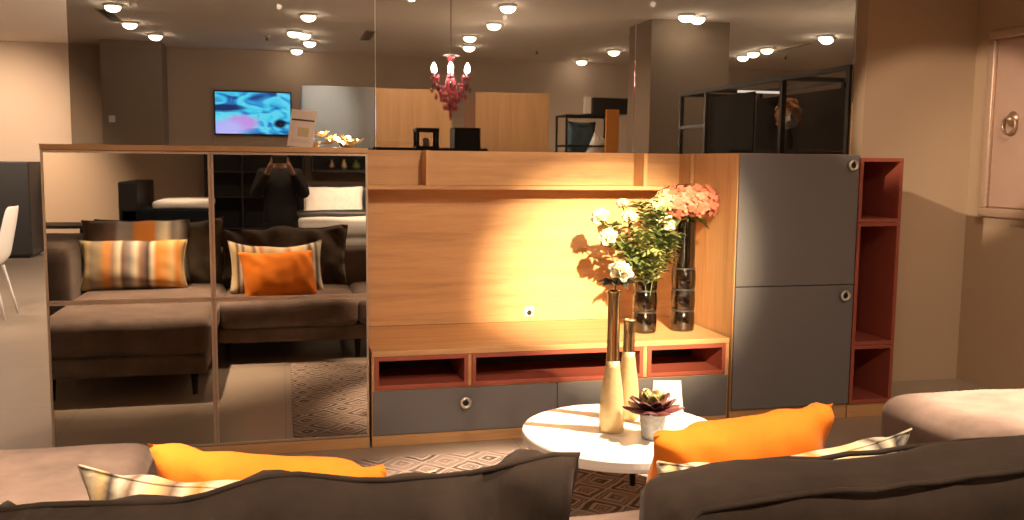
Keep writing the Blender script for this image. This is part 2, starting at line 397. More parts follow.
# ceiling lamps seen through the glass
def downlight_proto(twin):
    name = 'twin_downlight' if twin else 'downlight'
    r = thing(name, 'x', 'ceiling light', (0, 0, H))
    offs = (-.11, .11) if twin else (0,)
    bm = bmesh.new()
    for dx in offs:
        lathe(bm, [(.085, 0), (.105, -.004), (.105, -.022), (.088, -.03), (.074, -.03), (.07, -.012)], 24, (dx, 0, 0), False)
    obj('trim_ring', bm, PLASTIC, r, True, world=False)
    for dx in offs:
        obj('lens', lathe(bmesh.new(), [(.085, -.02), (.085, -.05), (.06, -.075), (.03, -.088)], 20, (dx, 0, 0)), LAMP, r, True, world=False)
    return r
rows = [
 ('far left ceiling row above the pillar', [(-1.85, 6.86), (-1.88, 8.3), (-1.71, 9.44), (-1.85, 10.7)]),
 ('ceiling row above the wall television', [(.34, 6.92), (.26, 8.57), (.43, 9.52), (.26, 10.6)]),
 ('ceiling row right of the chandelier', [(2.49, 5.56), (2.64, 6.93), (2.58, 8.2), (2.79, 9.3)]),
 ('ceiling row left of the thick column', [(5.05, 9.11), (5.02, 10.62)]),
 ('ceiling row right of the thick column', [(7.26, 6.75), (7.14, 8.13), (7.18, 8.62), (7.28, 9.15)])]
ordn = ['nearest', 'second', 'third', 'farthest']
p1, p2 = downlight_proto(False), downlight_proto(True)
used1 = used2 = False
for rn, pts in rows:
    for i, (x, y) in enumerate(pts):
        tw = (i == 1 and 'television' in rn) or (i == 0 and 'right of the thick' in rn)
        if tw:
            o = copy_tree(p2) if used2 else p2; used2 = True
        else:
            o = copy_tree(p1) if used1 else p1; used1 = True
        setpos(o, (x, y, H), .9 if tw else 0)
        w = ordn[i] if len(pts) > 2 else ('nearer' if i == 0 else 'farther')
        tag(o, 'lit round %s, %s of the %s' % ('twin ceiling lamp' if tw else 'ceiling lamp', w, rn), None, 'recessed ceiling lamps beyond the glass')
o = copy_tree(p2); setpos(o, (4.75, 5.62, H), .5)
tag(o, 'lit twin ceiling lamp just in front of the thick column', None, 'recessed ceiling lamps beyond the glass')
def vent(x, y, l, w, rz, label):
    r = thing('ceiling_vent', label, 'vent', (x, y, H), rz)
    bm = bmesh.new()
    box(bm, -l / 2, l / 2, -w / 2, -w / 2 + .02, -.012, 0); box(bm, -l / 2, l / 2, w / 2 - .02, w / 2, -.012, 0)
    box(bm, -l / 2, -l / 2 + .02, -w / 2, w / 2, -.012, 0); box(bm, l / 2 - .02, l / 2, -w / 2, w / 2, -.012, 0)
    obj('vent_frame', bm, WALL, r, world=False)
    bm = bmesh.new()
    for k in range(5):
        yy = -w / 2 + .03 + (w - .06) * k / 4
        box(bm, -l / 2 + .02, l / 2 - .02, yy - .006, yy + .006, -.01, -.003)
    obj('slats', bm, DARKW, r, world=False)
vent(-2.03, 7.75, 1.0, .16, PI / 2, 'dark slot vent beside the far left ceiling lamps')
vent(1.2, 8.6, 1.0, .15, PI / 2, 'short dark slot vent in the ceiling left of the chandelier')
vent(7.42, 8.0, 1.2, .08, PI / 2, 'thin dark slot vent in the ceiling above the black frame')
for x, y, lb in ((3.91, 9.5, 'tiny sprinkler head on the ceiling right of the chandelier'), (-.18, 9.15, 'tiny dark sprinkler head on the ceiling above the television'), (7.9, 8.9, 'tiny sprinkler head on the ceiling at far right')):
    r = thing('sprinkler', lb, 'sprinkler', (x, y, H))
    obj('escutcheon', lathe(bmesh.new(), [(.045, 0), (.045, -.008), (.02, -.02)], 16, (x, y, H)), CHROME, r, True)
    obj('nozzle', lathe(bmesh.new(), [(.012, -.018), (.012, -.05), (.03, -.055), (.03, -.06)], 12, (x, y, H)), DARKW, r, True)

# ------------------------------------------------------------------ mirrored cabinet
MX = (-1.10, -.338, .426)
mc = thing('mirror_cabinet', 'low cabinet with four smoked mirror doors at the left', 'cabinet', (-.337, .3, 0))
bm = bmesh.new()
box(bm, MX[0] + .002, MX[0] + .02, .012, .6, .06, 1.536); box(bm, MX[2] - .02, MX[2] - .002, .012, .6, .06, 1.536); box(bm, MX[0] + .02, MX[2] - .02, .58, .6, .06, 1.536)
box(bm, MX[0] + .02, MX[2] - .02, .012, .58, .06, .08); box(bm, MX[0] + .02, MX[2] - .02, .03, .58, .79, .81); box(bm, MX[1] - .01, MX[1] + .01, .03, .58, .08, 1.536)
obj('carcass', bm, OAK, mc)
obj('top_panel', bx(MX[0], MX[2], -.004, .6, 1.536, 1.562), OAK, mc, bevel=.002)
obj('plinth', bx(MX[0], MX[2], -.002, .58, 0, .058), OAK, mc, bevel=.002)
zs = (.062, .806, 1.534)
for i in range(2):
    for j in range(2):
        x0, x1, z0, z1 = MX[i] + .002, MX[i + 1] - .002, zs[j] + .001, zs[j + 1] - .001
        d = obj('mirror_door', bx(x0 + .004, x1 - .004, 0, .008, z0 + .004, z1 - .004), MIRROR, mc)
        f = .011; bm = bmesh.new()
        box(bm, x0, x0 + f, -.003, .010, z0, z1); box(bm, x1 - f, x1, -.003, .010, z0, z1)
        box(bm, x0 + f, x1 - f, -.003, .010, z0, z0 + f); box(bm, x0 + f, x1 - f, -.003, .010, z1 - f, z1)
        obj('door_frame', bm, PROFILE, d)

# ------------------------------------------------------------------ television lowboard
def knob(parent, x, z, y=0.0):
    bm = lathe(bmesh.new(), [(.012, 0), (.012, .008), (.027, .010), (.032, .016), (.030, .025), (.019, .025), (.016, .016)], 28, (0, 0, 0), False)
    bmesh.ops.transform(bm, matrix=Matrix.Translation((x, y, z)) @ Matrix.Rotation(PI / 2, 4, 'X'), verts=bm.verts)
    k = obj('knob', bm, CHROME, parent, True)
    obj('knob_recess', disc_y(bmesh.new(), (x, 0, z), .0165, y - .0165, y - .015), BLACK, k)
    bm = bx(x - .004, x + .004, y - .0255, y - .0165, z, z + .026); obj('knob_slot', bm, BLACK, k)
    return k
lb = thing('lowboard', 'long oak media lowboard with rust niches and grey drawers', 'cabinet', (1.46, .35, 0))
obj('worktop', bx(.438, 2.472, -.004, .74, .482, .512), OAK, lb, bevel=.003)
obj('plinth', bx(.438, 2.472, 0, .70, 0, .058), OAK, lb, bevel=.002)
bm = bmesh.new()
box(bm, .438, .452, 0, .72, .06, .482); box(bm, 2.450, 2.472, 0, .72, .06, .482); box(bm, .452, 2.45, .70, .72, .06, .482)
box(bm, .951, .969, .004, .70, .30, .482); box(bm, 1.948, 1.972, .004, .70, .30, .482); box(bm, .452, 2.45, .004, .70, .298, .306); box(bm, .452, 2.45, .02, .70, .06, .07)
obj('carcass', bm, OAK, lb)
for x0, x1 in ((.453, .950), (.970, 1.947), (1.973, 2.449)):
    t = .022; z0, z1 = .307, .481; bm = bmesh.new()
    box(bm, x0, x1, -.006, .42, z0, z0 + t); box(bm, x0, x1, -.006, .42, z1 - t, z1); box(bm, x0, x0 + t, -.006, .42, z0 + t, z1 - t); box(bm, x1 - t, x1, -.006, .42, z0 + t, z1 - t)
    n_ = obj('niche', bm, RED, lb, bevel=.001)
    obj('niche_back', bx(x0 + t, x1 - t, .40, .42, z0 + t, z1 - t), DARKW, n_)
for x0, x1, kx in ((.442, 1.446, .934), (1.450, 2.468, 1.96)):
    d = obj('drawer', bx(x0, x1, -.002, .018, .062, .297), GREY, lb, bevel=.0015)
    knob(d, kx, .218, -.002)

# ------------------------------------------------------------------ oak wall panel with shelf
wp = thing('wall_panel', 'large oak back panel with a narrow shelf above the lowboard', 'panel', (1.46, .74, .512))
obj('back_panel', bx(.438, 2.486, .742, .772, .513, 1.562), OAK, wp)
obj('shelf', bx(.438, 2.486, .57, .742, 1.336, 1.360), OAK, wp, bevel=.001)
for x in (.448, .822, 2.165, 2.476): obj('divider', bx(x - .011, x + .011, .572, .742, 1.360, 1.562), OAKV, wp)
so = obj('power_outlet', bx(1.452, 1.512, .734, .742, .545, .605), PLASTIC, wp, bevel=.003)
tag(so, 'white square socket plate')
obj('socket_hole', disc_y(bmesh.new(), (1.482, 0, .568), .016, .731, .735), BLACK, so)

# ------------------------------------------------------------------ tall cabinet
tc_ = thing('tall_cabinet', 'tall oak cabinet with two graphite grey doors', 'cabinet', (2.87, .37, 0))
bm = bmesh.new()
box(bm, 2.488, 2.51, .001, .77, .09, 1.562); box(bm, 3.232, 3.252, .001, .77, .09, 1.562); box(bm, 2.51, 3.232, .001, .77, 1.545, 1.562); box(bm, 2.51, 3.232, .75, .77, .09, 1.545); box(bm, 2.51, 3.232, .02, .75, .09, .11)
obj('carcass', bm, OAKV, tc_, bevel=.001)
obj('plinth', bx(2.488, 3.252, .004, .74, 0, .089), OAK, tc_)
for z0, z1, kx, kz in ((.808, 1.560, 3.199, 1.500), (.092, .802, 3.188, .742)):
    d = obj('door', bx(2.492, 3.249, -.018, .001, z0, z1), GREY, tc_, bevel=.0015); knob(d, kx, kz, -.018)

# ------------------------------------------------------------------ rust red open shelf
rs = thing('open_shelf', 'narrow rust red open shelf column beside the tall cabinet', 'shelf', (3.4, .18, 0))
t = .022; x0, x1 = 3.258, 3.545; bm = bmesh.new()
for (z0, z1) in ((.085, .437), (.439, 1.168), (1.170, 1.545)):
    bm = bmesh.new()
    box(bm, x0, x0 + t, -.016, .36, z0, z1); box(bm, x1 - t, x1, -.016, .36, z0, z1); box(bm, x0 + t, x1 - t, -.016, .36, z0, z0 + t); box(bm, x0 + t, x1 - t, -.016, .36, z1 - t, z1)
    c = obj('open_box', bm, RED, rs, bevel=.001)
    obj('box_back', bx(x0 + t, x1 - t, .345, .36, z0 + t, z1 - t), RED, c)
obj('plinth', bx(x0, x1, .0, .35, 0, .084), OAK, rs)

# ------------------------------------------------------------------ framed panel with knocker on the right wall
X = 4.64
fp = thing('framed_panel', 'pale silvery framed panel with ring knocker on right wall', 'wall panel', (X, .2, 1.78))
ya, yb, za, zb = -.20, .60, 1.165, 2.40; w = .06
bm = bmesh.new()
for (a, b2, c, d) in ((ya, yb, za, za + w), (ya, yb, zb - w, zb), (ya, ya + w, za + w, zb - w), (yb - w, yb, za + w, zb - w)): box(bm, X - .035, X, a, b2, c, d)
obj('frame', bm, FRAMEW, fp, bevel=.010, seg=3)
obj('inset_panel', bx(X - .014, X, ya + w, yb - w, za + w, zb - w), PANELW, fp)
bm = bmesh.new()
for (a, b2, c, d) in ((ya + w, yb - w, za + w, za + w + .012), (ya + w, yb - w, zb - w - .012, zb - w), (ya + w, ya + w + .012, za + w, zb - w), (yb - w - .012, yb - w, za + w, zb - w)): box(bm, X - .02, X - .014, a, b2, c, d)
obj('bead', bm, BRASS, fp)
ky, kz = .36, 1.79
bm = bmesh.new(); lathe(bm, [(.05, 0), (.052, .006), (.04, .016), (.022, .03), (.012, .045)], 24)
bmesh.ops.transform(bm, matrix=Matrix.Translation((X - .014, ky, kz + .02)) @ Matrix.Rotation(-PI / 2, 4, 'Y'), verts=bm.verts)
kn = obj('knocker_boss', bm, BRASS, fp, True)
obj('knocker_ring', torus(bmesh.new(), (X - .045, ky, kz - .02), .055, .009, 'X', 28, 8), BRASS, kn, True)

# ------------------------------------------------------------------ rug
bm = bx(.04, 2.42, -2.12, -.22, .0, .012)
tag(obj('rug', bm, RUGM, None, bevel=.004), 'beige rug woven with dark diamonds under the round table', 'rug')

# ------------------------------------------------------------------ round coffee table
TX, TY, TZ = 1.415, -1.09, .352
ct = thing('coffee_table', 'low round white coffee table on dark legs', 'table', (TX, TY, .012))
R = .437
obj('tabletop', lathe(bmesh.new(), [(R - .016, TZ - .052), (R - .004, TZ - .046), (R, TZ - .03), (R, TZ - .006), (R - .005, TZ)], 96, (TX, TY, 0)), WHITE, ct, False)
a0 = math.atan2(.225, .14)
for k in range(3):
    a = a0 + k * 2 * PI / 3
    top = V((TX + .24 * math.cos(a), TY + .24 * math.sin(a), TZ - .052)); bot = V((TX + .275 * math.cos(a), TY + .275 * math.sin(a), .012))
    obj('leg', tube(bmesh.new(), [bot, bot.lerp(top, .5), top], .013, 12, .019), DARKW, ct, True)
bm = bmesh.new()
for k in range(3):
    a = a0 + k * 2 * PI / 3; tube(bm, [(TX, TY, TZ - .058), (TX + .25 * math.cos(a), TY + .25 * math.sin(a), TZ - .058)], .008, 6)
obj('brace', bm, DARKW, ct)

# gold bottle vases on the table
def gold_vase(label, x, y, h, k):
    r = thing('bottle_vase', label, 'vase', (x, y, TZ))
    body = [(.040, 0), (.052, .004), (.054, .02), (.053, .09), (.047, .17), (.038, .23), (.031, .28), (.0285, .31)]
    obj('body', lathe(bmesh.new(), [(a * k, z) for a, z in body], 40, (x, y, TZ), True), GOLDM, r, True)
    zt = body[-1][1]
    neck = [(.0285 * k, zt), (.0275 * k, zt + .004), (.0265 * k, zt + (h - zt) * .5), (.0265 * k, h - .02), (.031 * k, h - .006), (.031 * k, h), (.024 * k, h), (.023 * k, h - .05)]
    obj('neck', lathe(bmesh.new(), neck, 40, (x, y, TZ), False), GOLD, r, True)
    return r
gold_vase('taller gold bottle vase at the front of the white table', 1.36, -1.10, .61, 1.0)
gold_vase('shorter gold bottle vase behind the taller one', 1.497, -.93, .455, .98)

# succulent pot and card
sx, sy = 1.49, -1.24
sp_ = thing('plant_pot', 'small grey ribbed pot on the white table', 'pot', (sx, sy, TZ))
prof = [(.036, 0), (.042, .004)]
for k in range(4): prof += [(.043 + .003 * k, .012 + .026 * k), (.047 + .003 * k, .024 + .026 * k)]
prof += [(.057, .112), (.059, .118), (.054, .118), (.050, .10)]
obj('pot_body', lathe(bmesh.new(), prof, 36, (sx, sy, TZ), False), POT, sp_, True)
obj('soil', lathe(bmesh.new(), [(.051, .096), (.03, .103)], 24, (sx, sy, TZ)), SOIL, sp_)
su = thing('succulent', 'dark maroon succulent rosette growing in the grey pot', 'plant', (sx, sy, TZ + .10))
def petal(bm, base, az, el, ln, wd, cup=.25, curl=.3, n=5, tip=.85):
    """one leaf or petal as a cupped, curled patch with a little thickness"""
    ca, sa = math.cos(az), math.sin(az); rows_ = []
    pos = V(base); e = el
    for i in range(n + 1):
        s = i / n
        wv = wd * math.sin(PI * min(1, (.12 + s * tip))) ** .8
        d = V((ca * math.cos(e), sa * math.cos(e), math.sin(e))); side = V((-sa, ca, 0)); nr = side.cross(d)
        row = [bm.verts.new(pos + side * wv * q - nr * (cup * wv * (1 - q * q)) ) for q in (-1, -.5, 0, .5, 1)]
        rows_.append(row); pos = pos + d * ln / n; e -= curl / n
    for a, b2 in zip(rows_, rows_[1:]):
        for k in range(4): bm.faces.new((a[k], a[k + 1], b2[k + 1], b2[k]))
def thick(o, t): md = o.modifiers.new('s', 'SOLIDIFY'); md.thickness = t; md.offset = 0; return o
stm = obj('stem', lathe(bmesh.new(), [(.016, -.005), (.018, .02), (.01, .05)], 12, (sx, sy, TZ + .10)), SUCC, su, True)
for ring, (cnt, el, ln, wd, z0, mm) in enumerate(((9, .12, .125, .034, .012, SUCC), (9, .45, .108, .031, .024, SUCC), (7, .85, .08, .026, .034, SUCC2), (5, 1.2, .055, .018, .04, SUCC2))):
    for k in range(cnt):
        bm = bmesh.new(); a = 2 * PI * k / cnt + ring * .37
        petal(bm, (sx + .010 * math.cos(a), sy + .010 * math.sin(a), TZ + .10 + z0), a, el + random.uniform(-.1, .1), ln * random.uniform(.88, 1.05), wd, .35, -.35)
        thick(obj('leaf', bm, mm, su, True), .005)
cd = thing('tent_card', 'folded pale pink card standing behind the succulent', 'card', (1.63, -1.06, TZ), -.25)
bm = bmesh.new()
for s in (1, -1):
    v = [bm.verts.new(p) for p in ((-.075, s * .045, .001), (.075, s * .045, .001), (.06, 0, .20), (-.06, 0, .20))]; bm.faces.new(v)
thick(obj('card_sheet', bm, PAPER, cd, world=False), .002)

# ------------------------------------------------------------------ ringed smoked glass vases and flowers on the lowboard
def ring_vase(label, x, y, h, rb):
    r = thing('ringed_vase', label, 'vase', (x, y, .512)); prof = []
    n = max(3, round(h / .155)); seg = .125
    prof = [(rb * .75, 0), (rb * .97, .006)]; z = .006
    zz = 0
    for k in range(3):
        a = zz; prof += [(rb, a + .012), (rb * 1.03, a + seg * .5), (rb, a + seg - .014), (rb * .86, a + seg - .004)]; zz += seg
    prof += [(rb * .9, zz + .01), (rb * .92, h - .01), (rb * .98, h)]
    inner = [(max(.01, a - .006), max(.008, z2)) for a, z2 in prof[::-1]]
    obj('glass_body', lathe(bmesh.new(), prof + inner, 40, (x, y, .512), False), SMOKE, r, True)
    for k in range(1, 4): obj('ring', torus(bmesh.new(), (x, y, .512 + k * seg - .002), rb * .90, .006, 'Z', 36, 8), DARKW, r, True)
    
    return r
V1 = (2.055, .26); V2 = (2.305, .28)
ring_vase('shorter smoked glass ringed vase, the left one on the lowboard', V1[0], V1[1], .49, .070)
ring_vase('taller smoked glass ringed vase holding the pink hydrangea', V2[0], V2[1], .655, .070)

def curve_pts(a, b2, bend, n=8):
    a, b2 = V(a), V(b2); out = []
    for i in range(n + 1):
        s = i / n; p = a.lerp(b2, s); p += V(bend) * (4 * s * (1 - s)); out.append(p)
    return out
def leafblade(bm, p, d, up, ln, wd):
    d = d.normalized(); side = d.cross(up)
    if side.length < .05: side = d.cross(V((1, 0, 0)))
    side.normalize(); nr = side.cross(d)
    c = [bm.verts.new(p + d * ln * s - nr * ln * .25 * s * s) for s in (0, .3, .65, 1)]
    l1 = [bm.verts.new(p + d * ln * s + side * wd * w2 + nr * wd * .25) for s, w2 in ((.3, 1), (.65, .8))]
    r1 = [bm.verts.new(p + d * ln * s - side * wd * w2 + nr * wd * .25) for s, w2 in ((.3, 1), (.65, .8))]
    for sd in (l1, r1):
        bm.faces.new((c[0], c[1], sd[0])); bm.faces.new((c[1], c[2], sd[1], sd[0])); bm.faces.new((c[2], c[3], sd[1]))
def rose_head(bm, c, r, tilt=(0, 0)):
    tmp = bmesh.new()
    for ring, (cnt, el, k, z0) in enumerate(((6, .25, 1.0, -.25), (6, .75, .95, -.15), (5, 1.1, .8, -.05), (4, 1.35, .6, .05))):
        for i in range(cnt):
            a = 2 * PI * i / cnt + ring * .5
            petal(tmp, (math.cos(a) * r * .1, math.sin(a) * r * .1, z0 * r), a, el, r * 1.15 * k, r * .62 * k, .5, -.9 + ring * .1, 4, .7)
    bmesh.ops.transform(tmp, matrix=Matrix.Translation(c) @ Matrix.Rotation(tilt[1], 4, 'Y') @ Matrix.Rotation(tilt[0], 4, 'X'), verts=tmp.verts)
    me = bpy.data.meshes.new('t'); tmp.to_mesh(me); tmp.free(); bm.from_mesh(me); bpy.data.meshes.remove(me)
def flower(label, foot, head, r, tilt, bend, group):
    f = thing('cream_rose', label, 'flower', foot, 0, group)
    pts = curve_pts(foot, V(head) - V((0, 0, r * .3)), bend)
    obj('stem', tube(bmesh.new(), pts, .0035, 6), STEM, f, True)
    bm = bmesh.new(); rose_head(bm, head, r, tilt); thick(obj('bloom', bm, PETALW, f, True), .0015)
    bm = bmesh.new()
    for i in range(5):
        a = 2 * PI * i / 5; leafblade(bm, V(head) - V((0, 0, r * .35)), V((math.cos(a), math.sin(a), -.2)), V((0, 0, 1)), r * .9, r * .25)
    obj('sepals', bm, LEAF, f, True)
    bm = bmesh.new()
    for k in (3, 4, 5, 6):
        leafblade(bm, pts[k], V((random.uniform(-1, 1), random.uniform(-1, .4), .3)), V((0, 0, 1)), .07, .018)
    obj('leaves', bm, LEAF, f, True)
ft = (V1[0], V1[1], .53)
gB = 'cream roses in the left ringed vase'
flower('cream rose highest at the left of the bouquet', (ft[0] + .02, ft[1], ft[2]), (1.765, .25, 1.19), .055, (.5, -.7), (.06, 0, .08), gB)
flower('cream rose at the lower left edge of the bouquet', (ft[0] + .03, ft[1] - .02, ft[2]), (1.80, .20, 1.075), .055, (.7, -.7), (.07, 0, .06), gB)
flower('cream rose at the right of the bouquet near the hydrangea', (ft[0] - .03, ft[1] + .01, ft[2]), (2.135, .20, 1.155), .062, (.8, .4), (-.04, 0, .05), gB)
flower('small cream rosebud at the top of the bouquet', (ft[0] - .01, ft[1] + .03, ft[2]), (1.905, .27, 1.265), .036, (.2, -.2), (.03, 0, .05), gB)
flower('pale half-open rose just below the top rosebud', (ft[0], ft[1] + .03, ft[2]), (1.93, .22, 1.19), .046, (.5, -.2), (.03, 0, .05), gB)
def sprig(label, foot, tip, bend, nl, ln, wd, mm, name='leafy_sprig', group='green sprigs in the left ringed vase'):
    f = thing(name, label, 'plant', foot, 0, group)
    pts = curve_pts(foot, tip, bend, 14)
    obj('stem', tube(bmesh.new(), pts, .003, 6, .0012), STEM, f, True)
    bm = bmesh.new()
    for k in range(nl):
        s = .42 + .58 * k / nl; i = min(13, int(s * 14)); p = pts[i].lerp(pts[i + 1], s * 14 - i)
        d = (pts[i + 1] - pts[i]).normalized(); a = k * 2.4
        side = V((math.cos(a), math.sin(a), 0)); leafblade(bm, p, d * .5 + side, V((0, 0, 1)), ln * random.uniform(.7, 1.15), wd)
    obj('leaves', bm, mm, f, True)
S = [((1.99, .22, 1.27), 34, LEAFL, 'tallest pale green sprig in the middle of the bouquet'), ((1.86, .20, 1.04), 30, LEAF, 'drooping green sprig at the left of the bouquet'),
     ((2.17, .16, 1.09), 30, LEAF, 'green sprig reaching right under the hydrangea'), ((1.95, .12, 1.12), 34, LEAFL, 'pale green sprig leaning to the front of the bouquet'),
     ((2.08, .14, 1.23), 30, LEAF, 'upright green sprig left of the hydrangea'), ((1.83, .30, 1.15), 28, LEAFL, 'pale green sprig between the left roses'),
     ((2.02, .08, 1.00), 30, LEAFL, 'pale green sprig low over the vase rim'), ((1.90, .12, .95), 26, LEAF, 'lowest green sprig hanging over the vase rim'),
     ((2.13, .30, 1.19), 28, LEAF, 'green sprig behind the right rose')]
for i, (tip, nl, mm, lb_) in enumerate(S):
    a = i * .7; sprig(lb_, (ft[0] + .03 * math.cos(a), ft[1] + .03 * math.sin(a), ft[2] + .002), tip, (.03, 0, .10), nl + 8, .092, .022, mm)
# hydrangea
hy = thing('hydrangea', 'broad salmon pink hydrangea in the taller ringed vase', 'flower', (V2[0], V2[1], .53))
hc = V((2.315, .27, 1.275))
obj('stem', tube(bmesh.new(), curve_pts((V2[0], V2[1], .53), hc, (.01, 0, 0)), .006, 8), STEM, hy, True)
def florets(bm, c, rx, ry, rz, n, size, zmin=-.6, sel=None):
    for i in range(n):
        z = 1 - 2 * (i + .5) / n
        if z < zmin: continue
        a = i * 2.39996; q = math.sqrt(1 - z * z); d = V((q * math.cos(a), q * math.sin(a), z))
        if sel and not sel(d): continue
        p = V(c) + V((d.x * rx, d.y * ry, d.z * rz)) * random.uniform(.86, 1.08)
        nn = (d + V((random.uniform(-.4, .4), random.uniform(-.4, .4), random.uniform(-.4, .4)))).normalized()
        u = nn.cross(V((.3, .2, 1))).normalized(); v = nn.cross(u)
        for k in range(4):
            b1 = 2 * PI * k / 4 + i; e1 = u * math.cos(b1) + v * math.sin(b1); e2 = nn.cross(e1); s = size * random.uniform(.8, 1.2)
            vs = [bm.verts.new(q2) for q2 in (p, p + e1 * s * .6 + e2 * s * .5 + nn * s * .15, p + e1 * s * 1.1 + nn * s * .05, p + e1 * s * .6 - e2 * s * .5 + nn * s * .15)]
            bm.faces.new(vs)
bm = bmesh.new(); florets(bm, hc, .195, .15, .095, 300, .026, -.7, lambda d: d.x > -.72); obj('flower_head', bm, PETALP, hy, True)
bm = bmesh.new(); florets(bm, hc, .195, .15, .095, 300, .026, -.7, lambda d: d.x <= -.72); florets(bm, (hc.x - .20, hc.y - .02, hc.z - .01), .05, .05, .04, 40, .02, -1)
tag(obj('green_florets', bm, PETALG, hy, True), 'pale green florets at the left edge')
obj('core', ball(bmesh.new(), hc, 1, .16, .12, .07), PETALP, hy, True)
bm = bmesh.new()
for a in (-.4, .9, 2.3, 3.6): leafblade(bm, V((hc.x, hc.y, 1.20)), V((math.cos(a), math.sin(a), -.35)), V((0, 0, 1)), .15, .045)
obj('leaves', bm, LEAF, hy, True)
# rose in the gold vase
r_ = thing('white_rose', 'single cream white rose in the taller gold vase', 'flower', (1.36, -1.10, TZ + .5))
obj('stem', tube(bmesh.new(), [(1.36, -1.10, TZ + .5), (1.365, -1.10, .99), (1.375, -1.11, 1.03)], .004, 6), STEM, r_, True)
bm = bmesh.new(); rose_head(bm, (1.378, -1.11, 1.035), .054, (.75, 0)); thick(obj('bloom', bm, PETALW, r_, True), .002)
bm = bmesh.new()
for i in range(9):
    a = 2 * PI * i / 9; leafblade(bm, V((1.37, -1.11, .985 + .006 * (i % 3))), V((math.cos(a), math.sin(a), .35 - .25 * (i % 2))), V((0, 0, 1)), .085, .026)
tag(obj('leaves', bm, LEAFD, r_, True), 'dark drooping leaves under the bloom')

# ------------------------------------------------------------------ sofa
sf = thing('corner_sofa', 'large brown velvet sofa with chaise ends facing the wall units', 'sofa', (1.0, -2.6, 0))
ZS = .455
def base(x0, x1, y0, y1): return bx(x0, x1, y0, y1, .145, .26)
bm = bmesh.new(); box(bm, -1.48, -.475, -3.42, -1.27, .145, .27); box(bm, -.475, 2.56, -3.42, -2.24, .145, .27); box(bm, 2.56, 3.56, -3.42, -1.24, .145, .27)
obj('base_frame', bm, SOFA, sf, bevel=.03, seg=3)
obj('chaise_seat', soft_block(-1.49, -.462, -3.3, -1.27, .262, .49, 1, .015, (18, 24, 5), .06), SOFA, sf, True)
obj('chaise_seat', soft_block(2.53, 3.57, -3.3, -1.26, .262, .502, 5, .022, (18, 24, 5), .09), SOFA, sf, True)
for i, (a, b2) in enumerate(((-.458, .545), (.548, 1.545), (1.548, 2.525))):
    obj('seat_cushion', soft_block(a, b2, -3.28, -2.20, .262, ZS, 8 + i, .014, (16, 16, 5), .045), SOFA, sf, True)
obj('back_frame', soft_block(-1.49, 3.57, -3.56, -3.27, .262, .74, 20, .008, (30, 5, 6), .05), SOFA, sf, True)
obj('armrest', soft_block(-1.93, -1.495, -3.56, -2.35, .147, .875, 22, .012, (8, 14, 8), .06), CUSH, sf, True)
for x, y in ((-1.40, -1.36), (-.56, -1.36), (-.40, -2.32), (.545, -2.32), (1.545, -2.32), (2.50, -2.32), (2.66, -1.34), (3.46, -1.34), (-1.40, -3.35), (.5, -3.35), (1.55, -3.35), (3.46, -3.35)):
    obj('leg', lathe(bmesh.new(), [(.016, 0), (.016, .004), (.026, .145)], 14, (x, y, 0)), BLACK, sf, True)
def back_cushion(cx, cy, cz, w, h, t, yaw, lean, m, seed, pinch=.07, sag=.02, crease=.02, wr=.02, roll=0):
    o = obj('back_cushion', pillow_bm(w, h, t, pinch, 34, seed, wr, sag, crease), m, sf, True, world=False)
    o.location = V((cx, cy, cz)) - rootloc(sf); o.rotation_euler = (lean, roll, yaw)
    s = obj('corded_edge', pillow_seam(w, h, pinch, .006, sag, seed, wr), m, o, True, world=False)
    return o
back_cushion(-.96, -3.13, .735, .98, .56, .26, 0, .10, OLIVE, 3, .06, .01, .03)
back_cushion(.015, -3.13, .69, 1.03, .50, .25, 0, .09, CUSH, 4, .05, -.012, .07, .045, .018)
# box cushions with a piped rim
def box_cushion(x0, x1, seed, h0=.462, h1=.868):
    bm = soft_block(x0, x1, -3.245, -3.03, h0, h1, seed, .02, (16, 5, 10), .04)
    for v in bm.verts:
        v.co.y += .014 * noise.noise(V((v.co.x * 9 + seed, v.co.z * 2, 3)))
        v.co.z += .02 * noise.noise(V((v.co.x * 3 + seed, v.co.y * 2, 0))) * (v.co.z > .8); v.co.z += .03 * max(0, (v.co.x - x1 + .45) / .45) ** 1.5 * (v.co.z > .7)
    o = obj('back_cushion', bm, CUSH, sf, True)
    pts = []; r = .035
    for yy in (-3.236, -3.039):
        bm = bmesh.new(); zz0, zz1 = h0 + .03, h1 - .012
        loop = [(x0 + .02, yy, zz0), (x0 + .006, yy, (zz0 + zz1) / 2), (x0 + .012, yy, zz1 - .03), (x0 + .05, yy, zz1)]
        loop += [(x0 + .05 + (x1 - x0 - .1) * k / 12, yy, zz1 + .03 * max(0, (k / 12 * (x1 - x0) - (x1 - x0) + .45) / .45) ** 1.5 + .016 * (1 - (2 * k / 12 - 1) ** 4) + .012 * noise.noise(V((k * .7 + seed, 1, 0)))) for k in range(1, 12)]
        loop += [(x1 - .05, yy, zz1 + .025), (x1 - .012, yy, zz1 - .01), (x1 - .006, yy, (zz0 + zz1) / 2), (x1 - .02, yy, zz0)]
        tube(bm, loop, .006, 6); obj('piping', bm, CUSH, o, True)
box_cushion(.70, 1.68, 31); box_cushion(1.695, 2.52, 37)

